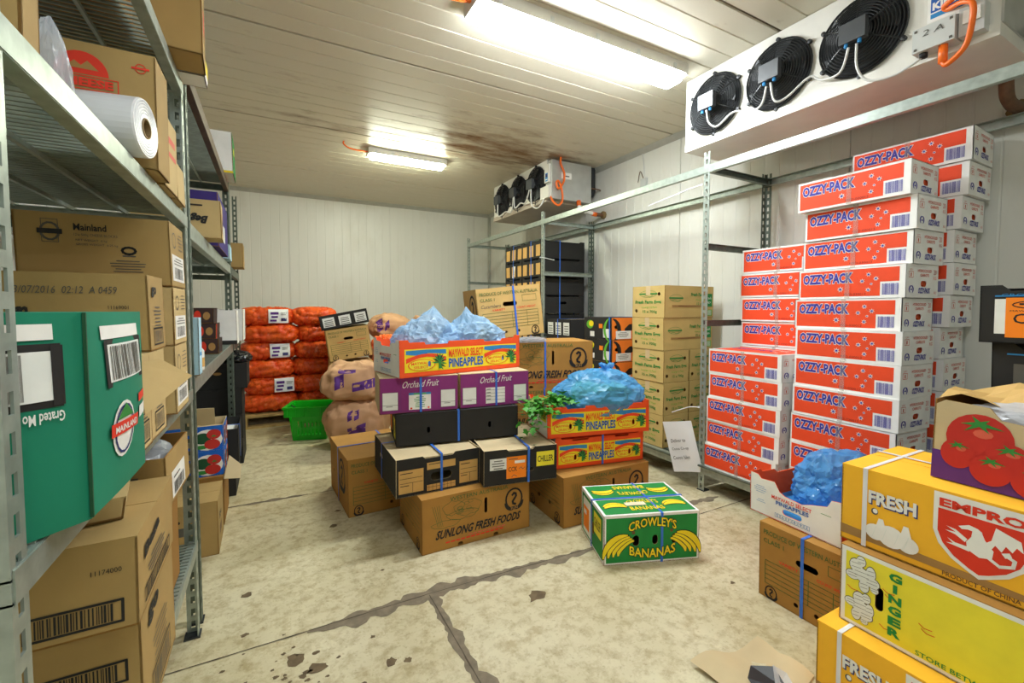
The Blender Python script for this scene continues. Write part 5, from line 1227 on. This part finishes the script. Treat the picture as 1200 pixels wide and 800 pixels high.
sack('potato_sack', 'brown paper sack with a purple band lying on the lower paper sack', 'sack', (.68, 4.38, .452), -14, .54, .42, .34, 72, 'paper_brown', 'brown paper sacks', lump=.035)
def sack_print(lbl, items):
    o = [x for x in bpy.data.objects if x.get('label') == lbl][0]; body = o.children[0]
    dep = body.data; import mathutils
    from mathutils.bvhtree import BVHTree
    bv = BVHTree.FromPolygons([v.co for v in dep.vertices], [tuple(p.vertices) for p in dep.polygons])
    b = MB()
    for (x0, x1, z0, z1, cc, cut) in items:
        n = 10; vs = []; ok = True
        for j in range(n+1):
            for i in range(n+1):
                x = x0+(x1-x0)*i/n; z = z0+(z1-z0)*j/n + cut*(i/n)
                h = bv.ray_cast(Vector((x, -1, z)), Vector((0, 1, 0)))[0]
                if h is None: h = Vector((x, -.1, z))
                vs.append(h+Vector((0, -.002, 0)))
        b.add(vs, [(j*(n+1)+i, j*(n+1)+i+1, (j+1)*(n+1)+i+1, (j+1)*(n+1)+i) for j in range(n) for i in range(n)], cc)
    tag(b.build('printed_artwork', o, smooth=True), kind='stuff')
sack_print('brown paper sack with a purple band lying on the lower paper sack', [(.0,.20,.10,.18,P_,.04),(-.15,-.07,.12,.24,P_,.03),(-.12,.03,.27,.30,P_,.0)])
sack_print('brown paper sack with purple print, lower of the two by the green basket', [(-.02,.14,.06,.22,P_,.05),(-.02,.02,.28,.36,P_,.02),(.04,.08,.29,.37,P_,.02)])
for i in range(4):
    for s_, nm in ((0, 'left'), (1, 'right')):
        sack('potato_sack', 'brown paper sack in the far pile by the back rack, %s of its %s column' % (('bottom', 'second', 'third', 'top')[i], nm), 'sack', (1.36+.52*s_, 5.75+.03*i, i*.30+(.02 if s_ == 0 and i == 3 else 0)), 6-10*s_, .52, .46, .305, 80+2*i+s_, 'paper_brown', 'brown paper sacks', lump=.03)
sack_print('brown paper sack in the far pile by the back rack, top of its left column', [(-.22,-.16,.08,.22,P_,.05),(-.14,-.09,.10,.20,P_,.05)])
carton('open brown carton poking up behind the top pineapple tray', 'carton', (1.40, 3.62, 0), 5, .44, .40, 1.06, 'kraft_shade', {}, top='open', name='tall_carton')
# ------------------------------------------------------------------ right foreground
EW, ED, EH = .60, .40, .2535
carton('tan produce carton with a blue strap on the floor under the white pineapple tray', 'carton', (2.255, .985, 0), -91, .41, .64, .335, 'kraft', {'front': art_produce(.41, .335)}, {'front': HOLES_PROD(.41, .335)}, straps=(('x', .46),), group='tan produce cartons')
PEND = [(0,1),(.10,.985),(.14,.90),(.30,.93),(.36,.72),(.42,.66),(.60,.62),(.70,.70),(.86,.80),(.90,.97),(1,1)]
carton('white ended pineapple tray holding a blue bag, on a tan carton in the right foreground', 'tray', (2.285, 1.075, .3405), -93, .40, .58, .185, 'board_white', {'front': art_pine_end(.40, .185)}, {'front': [slot(.20, .185*.28, .085, .026)]}, top='open', fill=('ink_skyblue', .2), facemat={'left': 'board_orange', 'right': 'board_orange'}, inside='board_orange', profile={'front': PEND, 'back': [(0,1),(1,1)], 'side': PINESIDE}, group='pineapple trays')
crumple('plastic_bag', 'crumpled bright blue plastic bag in the white ended pineapple tray', 'plastic bag', (2.335, 1.065, .40), -90, .14, .20, .14, 14, 'bag_blue', peaks=((-.2,-.5,1.2,.05),(.4,.2,1.2,.05)), amp=.35, group='blue plastic bags')
def garlic(label, x, y, z, rz=-90):
    t = carton(label, 'carton', (x + ED/2, y - EW/2, z), rz, EW, ED, EH, 'board_empro', {'front': art_empro(EW, EH)}, {'left': [slot(.2,.13,.08,.03)]}, straps=(('x', .115), ('y', .62)), strapmat='strap_white', group='yellow garlic cartons', inside='kraft_shade', jit=.003)
    return t
garlic('yellow garlic carton with a red dragon shield, lowest of the foreground stack', 1.588, .775, 0, -91)
carton('yellow ginger carton with green lettering in the middle of the foreground stack', 'carton', (1.66+ED/2, .745-EW/2, .2595), -91.5, EW, ED, EH, 'board_white', {'front': art_ginger(EW, EH)}, {'front': [slot(EW*.185, EH*.50, .022, .075)]}, facemat={'left': 'kraft'}, topmat='kraft', jit=.003)
garlic('yellow garlic carton with a red dragon shield, on top of the ginger carton', 1.703, .768, .519, -90.5)
TO = [(0,.93),(.06,1.0),(.30,.97),(.36,.84),(.60,.80),(.72,.86),(.85,.9),(1,.95)]
t = carton('torn brown tomato carton with red tomatoes printed on it, on top of the garlic carton', 'carton', (1.80+.165, .572-.20, .779), -91.5, .40, .33, .245, 'kraft_pale', {'front': art_tomato(.40, .245)}, top='open', fill=('kraft_pale', .6), profile={'front': TO, 'back': [(0,1),(1,1)]}, jit=.006)
b = MB(); v = []
for j in range(6):
    for i in range(9): v.append((-.2+.4*i/8, -.12+.28*j/5, .243+.02*math.sin(i*1.3+j)+.02*j/5))
b.add(v, [(j*9+i, j*9+i+1, (j+1)*9+i+1, (j+1)*9+i) for j in range(5) for i in range(8)], 'kraft_light'); b.build('torn_flap', t)
crumple('plastic_bag', 'white plastic wrapping showing in the torn top of the tomato carton', 'plastic bag', (1.88, .36, .955), -90, .15, .055, .045, 19, 'film_white', amp=.3, sub=4)
for i in range(7):
    carton('black tray, %s of the stack behind the tomato carton' % (ORD[i] if i < 6 else 'top one with an orange sticker'), 'tray', (2.18+.21+(.0 if i == 6 else .03), .58-.26-(0 if i == 6 else .025), i*.1975), -90+(i % 2), .52, .42, .196, 'board_black', {'front': art_cck(.52, .196) if i == 6 else art_grey_label(.52, .196)}, group='black trays at the right edge', inside='board_black', topmat='board_black', lid_drop=.015, profile={'front': TRAYPROF, 'side': TRAYPROF})
t = thing('cardboard_scrap', 'torn sheet of pale cardboard and plastic lying on the floor in the foreground', 'rubbish', (1.44, .92, 0), R(10))
b = MB(); v = []; f = []
for j in range(6):
    for i in range(10): v.append((-.10+.30*i/9, -.14+.30*j/5*(1-.04*i), .006+.02*math.sin(i*.8)*(j/5)+.015*abs(math.sin(j))))
f = [(j*10+i, j*10+i+1, (j+1)*10+i+1, (j+1)*10+i) for j in range(5) for i in range(9)]; b.add(v, f, 'kraft_pale'); b.build('torn_sheet', t, smooth=True)
b = MB(); b.add([(-.10,-.10,.03),(.0,-.13,.05),(.06,-.06,.06),(.02,.0,.045),(-.05,-.02,.05)], [(0,1,2,3,4)], 'fan_black'); b.add([(-.13,-.06,.02),(-.06,-.11,.035),(-.04,-.09,.04),(-.10,-.04,.03)], [(0,1,2,3)], 'strap_blue'); b.build('plastic_scrap', t)
b = MB(); b.add([(-.06,-.06,.045),(-.03,-.10,.06),(.05,-.06,.07),(.09,-.09,.04),(.02,-.16,.035)], [(0,1,4),(1,2,3,4)], 'film_white'); b.build('film_scrap', t)
b = MB(); b.add([(1.50,.78,.004),(1.60,.72,.004),(1.60,.90,.006),(1.56,.92,.006)], [(0,1,2,3)], 'kraft_light'); b.add([(1.50,.78,.001),(1.60,.72,.001),(1.60,.90,.002),(1.56,.92,.002)], [(3,2,1,0)], 'kraft_light')
tag(b.build('cardboard_scrap'), 'small tan cardboard offcut against the lowest garlic carton', 'rubbish')

# ------------------------------------------------------------------ near left rack
Z2 = .990; Z3 = 1.662; Z4 = 2.160; Z1 = .380
def lc(label, x1, y0, z, w, d, h, board='kraft_shelf', art=None, rz=0, **k):
    """a carton whose aisle face stands at x1 and whose camera face stands at y0"""
    return carton(label, 'carton', (x1-w/2, y0+d/2, z), rz, w, d, h, board, art, **k)
lc('tan cheese carton at the foot of the labelled stack on the middle shelf', -.25, 1.61, Z2, .32, .21, .198, 'kraft_shelf_pale', {'front': art_mainland(.32, .198), 'right': art_label_end(.21, .198)}, group='cheese cartons')
lc('tan cheese carton second in the labelled stack on the middle shelf', -.25, 1.61, Z2+.2025, .32, .21, .168, 'kraft_shelf_pale', {'front': art_mainland(.32, .168), 'right': art_label_end(.21, .168)}, group='cheese cartons')
lc('tan cheese carton with bold black lettering on top of the labelled stack', -.25, 1.605, Z2+.3755, .32, .215, .185, 'kraft_shelf', {'front': art_mainland(.32, .185), 'right': art_label_end(.215, .185)}, group='cheese cartons')
lc('narrow tan cheese carton with torn flap next to the green bag box', -.25, 1.165, Z2, .36, .13, .205, 'kraft_shelf_pale', {'front': art_go(.36, .205), 'right': art_go_end(.13, .205)}, group='cheese cartons')
lc('narrow tan cheese carton standing behind the torn flap one', -.25, 1.305, Z2, .36, .15, .205, 'kraft_shelf_pale', {'front': art_go(.36, .205), 'right': art_go_end(.15, .205)}, group='cheese cartons')
lc('tan cheese carton with a date stamp lying over the narrow cartons', -.25, 1.325, Z2+.2095, .40, .155, .178, 'kraft_shelf', {'front': art_go(.40, .178), 'right': art_go_end(.155, .178)}, group='cheese cartons', top='closed')
b = MB(); b.add([(-.248,1.16,1.19),(-.235,1.17,1.08),(-.17,1.30,1.14),(-.215,1.22,1.19)], [(0,1,2,3)], 'kraft_shelf_pale'); b.add([(-.249,1.16,1.19),(-.236,1.172,1.08),(-.171,1.302,1.14),(-.216,1.222,1.19)], [(3,2,1,0)], 'kraft_shelf_pale')
tag(b.build('torn_cardboard_flap'), 'loose torn piece of cardboard hanging beside the green box', 'cardboard')
t = thing('cheese_box', 'large green cheese box with white barcode labels at the left edge', 'carton', (-.42, .97, Z2))
G0, G1, G2, G3, G4 = Vector((-.335,.765,0)), Vector((-.240,.862,0)), Vector((-.231,1.135,0)), Vector((-.60,1.14,0)), Vector((-.62,.80,0)); GO = Vector((-.42,.97,0)); GH = .305
def green_side(A, B, bulge, art, mname):
    A, B = A-GO, B-GO; U = (B-A).normalized(); L = (B-A).length; N = U.cross(Vector((0,0,1))); n = 10
    def pt(u, v, off=0): return A + U*u + Vector((0,0,v)) + N*(off + bulge*math.sin(PI*u/L)*math.sin(PI*min(1,v/GH*.9+.05)))
    b = MB(); b.add([pt(L*i/n, GH*j/n) for j in range(n+1) for i in range(n+1)], [(j*(n+1)+i, j*(n+1)+i+1, (j+1)*(n+1)+i+1, (j+1)*(n+1)+i) for j in range(n) for i in range(n)], mname)
    o = b.build('side_panel', t, smooth=True)
    if art:
        b = MB()
        for v, f, m_, l in art(L, GH).it:
            if len(v) == 4 and len(f) == 1:      # long strokes follow the bulge
                v2 = []; k = 8
                for i in range(k+1):
                    q = i/k; v2.append((v[0][0]+(v[1][0]-v[0][0])*q, v[0][1]+(v[1][1]-v[0][1])*q)); v2.append((v[3][0]+(v[2][0]-v[3][0])*q, v[3][1]+(v[2][1]-v[3][1])*q))
                v, f = v2, [(2*i, 2*i+2, 2*i+3, 2*i+1) for i in range(k)]
            b.add([pt(p[0], p[1], .0012+.0007*l) for p in v], f, m_)
        b.build('printed_artwork', o)
green_side(G0, G1, .008, lambda w, h: art_teal(w, h, 0), 'board_teal'); green_side(G1, G2, .016, lambda w, h: art_teal(w, h, 1), 'board_teal')
green_side(G2, G3, 0, None, 'board_teal'); green_side(G3, G4, 0, None, 'board_teal'); green_side(G4, G0, 0, None, 'board_teal')
b = MB(); P5 = [g-GO for g in (G0,G1,G2,G3,G4)]; b.add([p+Vector((0,0,GH)) for p in P5], [(0,1,2,3,4)], 'board_teal'); b.add(P5, [(4,3,2,1,0)], 'board_teal'); b.build('top_flap', t)
b = MB(); b.bar(G1-GO+Vector((.0015,-.0015,.003)), G1-GO+Vector((.0015,-.0015,GH)), .004, .004, 'ink_darkgreen'); b.build('fold_edge', t)
# upper shelf
lc('brown cheese carton with a red arched emblem on the upper shelf', -.25, 1.472, Z3, .30, .14, .285, 'kraft_shelf', {'front': art_cheese(.30, .285)}, group='cartons on the upper shelf')
lc('tan carton with red print standing behind the emblem carton', -.262, 1.63, Z3, .30, .18, .21, 'kraft_shelf_pale', {'right': Art().rect(.05,.14,.10,.02,'salmon').rect(.04,.10,.12,.015,'salmon')}, group='cartons on the upper shelf', top='open')
lc('low tan carton at the post end of the upper shelf', -.262, 1.83, Z3, .30, .14, .12, 'kraft_shelf_pale', {}, group='cartons on the upper shelf')
t = thing('plastic_film_roll', 'big roll of clear plastic film lying on the upper shelf', 'film roll', (-.392, 1.392, Z3), R(-9)); M = Matrix.Translation((0,0,.0695)) @ Matrix.Rotation(PI/2, 4, 'Y')
b = MB(); b.lathe([(.024,-.14),(.066,-.14),(.068,-.136),(.068,.136),(.066,.14),(.024,.14)], 'roll_film', 36, M)
for rr_ in (.033,.040,.047,.054,.060): b.lathe([(rr_,.1405),(rr_+.0015,.1415),(rr_+.003,.1405)], 'film_white', 32, M)
b.build('film', t, smooth=False)
b = MB(); b.lathe([(.024,-.142),(.024,.142),(.020,.142),(.020,-.142),(.024,-.142)], 'roll_core', 24, M); b.build('cardboard_core', t, smooth=False)
crumple('plastic_bag', 'clear plastic wrap bunched up at the shelf edge before the emblem carton', 'plastic bag', (-.345, 1.13, Z3), 0, .025, .035, .10, 23, 'bag_clear', peaks=((.1,0,1.2,.2),), amp=.3, sub=4)
lc('small brown jar carton at the top left edge of the upper shelf', -.31, .92, Z3, .07, .06, .16, 'kraft_shelf', {})
# top shelf
lc('brown carton overhanging the top shelf edge', -.19, 1.852, Z4+.005, .42, .16, .30, 'kraft_shelf', {'front': Art().text('CHEESE', .06, .14, .16, .05, 'red', bold=.03).frame(.045, .125, .19, .08, .003, 'red').rect(.05,.09,.15,.01,'red'), 'right': Art().rect(.05,.10,.06,.08,'salmon')}, rz=3, group='cartons on the top shelf')
lc('flat yellow and white carton under the shelf edge beside the overhanging carton', -.20, 2.03, Z4+.005, .36, .11, .075, 'board_white', {'right': Art().rect(0,.03,.11,.045,'yellow'), 'front': Art().rect(0,.03,.36,.045,'yellow')}, topmat='board_yellow')
lc('dark carton with white print on the near end of the top shelf', -.40, 1.15, Z4+.005, .40, .35, .25, 'board_choc', {})
lc('brown carton filling the near end of the top shelf', -.36, 1.52, Z4+.005, .44, .30, .25, 'kraft_shade', {}, group='cartons on the top shelf')
# bottom shelf
lc('brown carton with a black bar code panel lying lowest on the bottom shelf', -.255, 1.17, Z1+.003, .50, .34, .285, 'kraft_shelf', {'front': art_code(.50, .285, ''), 'right': art_go_end(.34, .285)}, group='cartons on the bottom shelf', rz=0)
lc('brown carton with a stamped number sagging on top of the lowest shelf carton', -.245, 1.105, Z1+.2935, .48, .36, .178, 'kraft_shelf', {'front': art_code(.48, .178, '11174000'), 'right': art_bega_end(.36, .178)}, group='cartons on the bottom shelf', rz=0, jit=.006)
lc('flattened tan carton lying on the sagging carton', -.30, 1.18, Z1+.477, .30, .20, .04, 'kraft_shelf_pale', {'front': Art().rect(.06,.01,.12,.02,'tan')}, rz=8, jit=.01)
lc('brown carton supporting the open one at the back of the bottom shelf', -.30, 1.52, Z1+.003, .40, .36, .36, 'kraft_shade', {}, group='cartons on the bottom shelf')
lc('open brown carton with a white label and a plastic bag, on the bottom shelf', -.255, 1.50, Z1+.369, .30, .30, .145, 'kraft_shelf', {'front': Art().rect(.14,.01,.10,.09,'grey').rect(.15,.02,.08,.03,'black',2), 'right': Art().rect(.06,.01,.17,.075,'white').barcode(.08,.015,.13,.035,'black',2,3).rect(.08,.062,.08,.005,'grey',2)}, top='open', fill=('kraft_shade', .3), rz=-2)
crumple('plastic_bag', 'clear plastic bag bulging out of the open labelled carton', 'plastic bag', (-.40, 1.65, Z1+.43), 0, .13, .12, .075, 27, 'bag_clear', amp=.15, sub=4)

# ------------------------------------------------------------------ second left rack
lc('upside down brown cheese carton overhanging the shelf', -.212, 2.665, 1.652, .36, .17, .185, 'kraft_shelf_pale', {'front': Art().text('Bega', .31, .12, .09, .05, 'black', bold=.05, shear=.3, rot=PI).lines(.18,.155,.13,1,.02,.008,'black'), 'right': Art().rect(.03,.03,.10,.10,'tan').barcode(.04,.04,.08,.06,'black',2,3)}, jit=.01)
lc('purple carton lying behind the upside down cheese carton', -.25, 3.0, 1.652, .40, .60, .30, 'board_navy', {'front': Art().rect(.16,.16,.10,.05,'white'), 'right': Art().rect(.08,.06,.3,.1,'pale')})
lc('white carton with a green end on the top shelf of the second rack', -.225, 3.88, 2.297, .34, .30, .29, 'board_white', {'front': Art().rect(0,0,.34,.015,'yellow').rect(.02,.17,.2,.03,'grey'), 'right': Art().rect(0,0,.30,.29,'green').ell(.15,.19,.05,.03,'lemon',2)})
lc('white and lilac carton end under the shelf beam of the second rack', -.25, 3.70, 1.652, .20, .25, .10, 'board_lightblue', {})
for i in range(3):
    lc('small dark brown box with a red dot, %s of three on the second rack' % ('lowest', 'middle', 'top')[i], -.285-.012*i, 3.22, 1.027+.0935*i, .22, .20, .09, 'board_choc', {'front': Art().ell(.14,.045,.018,.032,'red').ell(.185,.045,.018,.024,'tan').rect(.02,.035,.05,.006,'white').rect(.02,.05,.035,.006,'white'), 'right': Art().rect(0,.0,.03,.09,'red' if i == 1 else 'black')}, group='small dark boxes')
lc('tall pale blue carton standing by the post on the second rack', -.262, 2.20, 1.027, .10, .07, .235, 'board_lightblue', {'right': Art().rect(.01,.08,.05,.015,'skyblue')})
t = thing('milk_bottle', 'small white bottle beside the pale blue carton', 'bottle', (-.30, 2.37, 1.027)); b = MB(); b.lathe([(.001,0),(.034,0),(.036,.01),(.036,.09),(.018,.115),(.016,.13),(.001,.13)], 'pvc_white', 18); b.build('body', t, smooth=True); b = MB(); b.lathe([(.018,.128),(.018,.148),(.001,.150)], 'fan_black', 14); b.build('cap', t); b = MB(); b.lathe([(.0366,.02),(.0366,.06)], 'ink_kraftlabel', 18); b.build('label_band', t)
lc('white polystyrene box on the far end of the second rack', -.235, 4.05, 1.027, .24, .16, .26, 'board_white', {'front': Art().ell(.07,.09,.06,.05,'lime').rect(0,0,.24,.03,'black')})
lc('white polystyrene box on the furthest left rack by the onion sacks', -.215, 4.42, 1.027, .26, .30, .27, 'board_white', {})
lc('tan carton at the edge of the furthest left rack', -.20, 4.40, 1.652, .25, .25, .20, 'kraft_shelf', {})
# floor under the second rack
lc('brown carton lying on the floor beyond the front rack post', -.272, 2.76, .0, .52, .32, .285, 'kraft_shelf', {'front': Art().text('ER', .29, .06, .07, .06, 'black', bold=.04).rect(.24,.13,.14,.045,'grey').ell(.35,.205,.008,.008,'black'), 'right': Art().text('Bega', .06, .15, .10, .05, 'black', bold=.03, shear=.2).rect(.08,.07,.10,.05,'brown')}, rz=1)
for i in range(2):
    lc('blue tomato box with printed vegetables, %s of the two on the brown carton' % ('lower', 'upper')[i], -.272, 3.16, .30+.152*i, .40, .26, .15, 'board_blue', {'front': art_bluebox(.40, .15), 'right': art_bluebox(.26, .15)}, group='blue tomato boxes', top='open' if i else 'closed', fill=('kraft_pale', .7) if i else None, inside='kraft_pale')
lc('brown carton under the blue tomato boxes', -.275, 3.13, 0, .44, .34, .296, 'kraft_shade', {}, top='closed')
b = MB(); b.plate((-.56, 3.17, .60), (1,0,.03), (0,-.3,.95), [(0,0),(.25,0),(.25,.11),(0,.13)], (), .004, 'kraft_pale'); tag(b.build('cardboard_flap'), 'raised cardboard flap standing up from the blue tomato boxes', 'cardboard')
b = MB(); b.plate((-.27, 3.12, .285), (.8,.3,-.5), (0,.5,.8), [(0,0),(.10,.03),(.11,.12),(.03,.16)], (), .004, 'kraft_pale'); tag(b.build('cardboard_flap'), 'loose cardboard flap jutting into the aisle below the blue boxes', 'cardboard')
carton('open black tray with a blue strap on the floor beyond the blue boxes', 'tray', (-.43, 3.80, .24), 0, .42, .42, .23, 'board_black', {}, top='open', fill=('board_white', .75), inside='board_black', straps=(('y', .3),), group='black trays under the left rack')
carton('black tray on the floor under the strapped one beyond the blue boxes', 'tray', (-.45, 3.80, 0), 0, .42, .42, .236, 'board_black', {}, inside='board_black', topmat='board_black', group='black trays under the left rack')
for i in range(4):
    carton('black carton, %s of the stack at the far end under the left rack' % ORD[i], 'carton', (-.44+(.04 if i == 3 else 0), 4.535, i*.2125), 0, .42, .42, .208, 'board_black', {'front': Art().ell(.21,.13,.03,.012,'tan')} if i == 3 else {}, inside='board_black', topmat='board_black', group='black cartons under the left rack')
crumple('rubbish_bag', 'crumpled black plastic bag on the black cartons by the onion sacks', 'plastic bag', (-.27, 4.45, .856), 0, .10, .11, .055, 33, 'rubbish_black', amp=.3, sub=4)
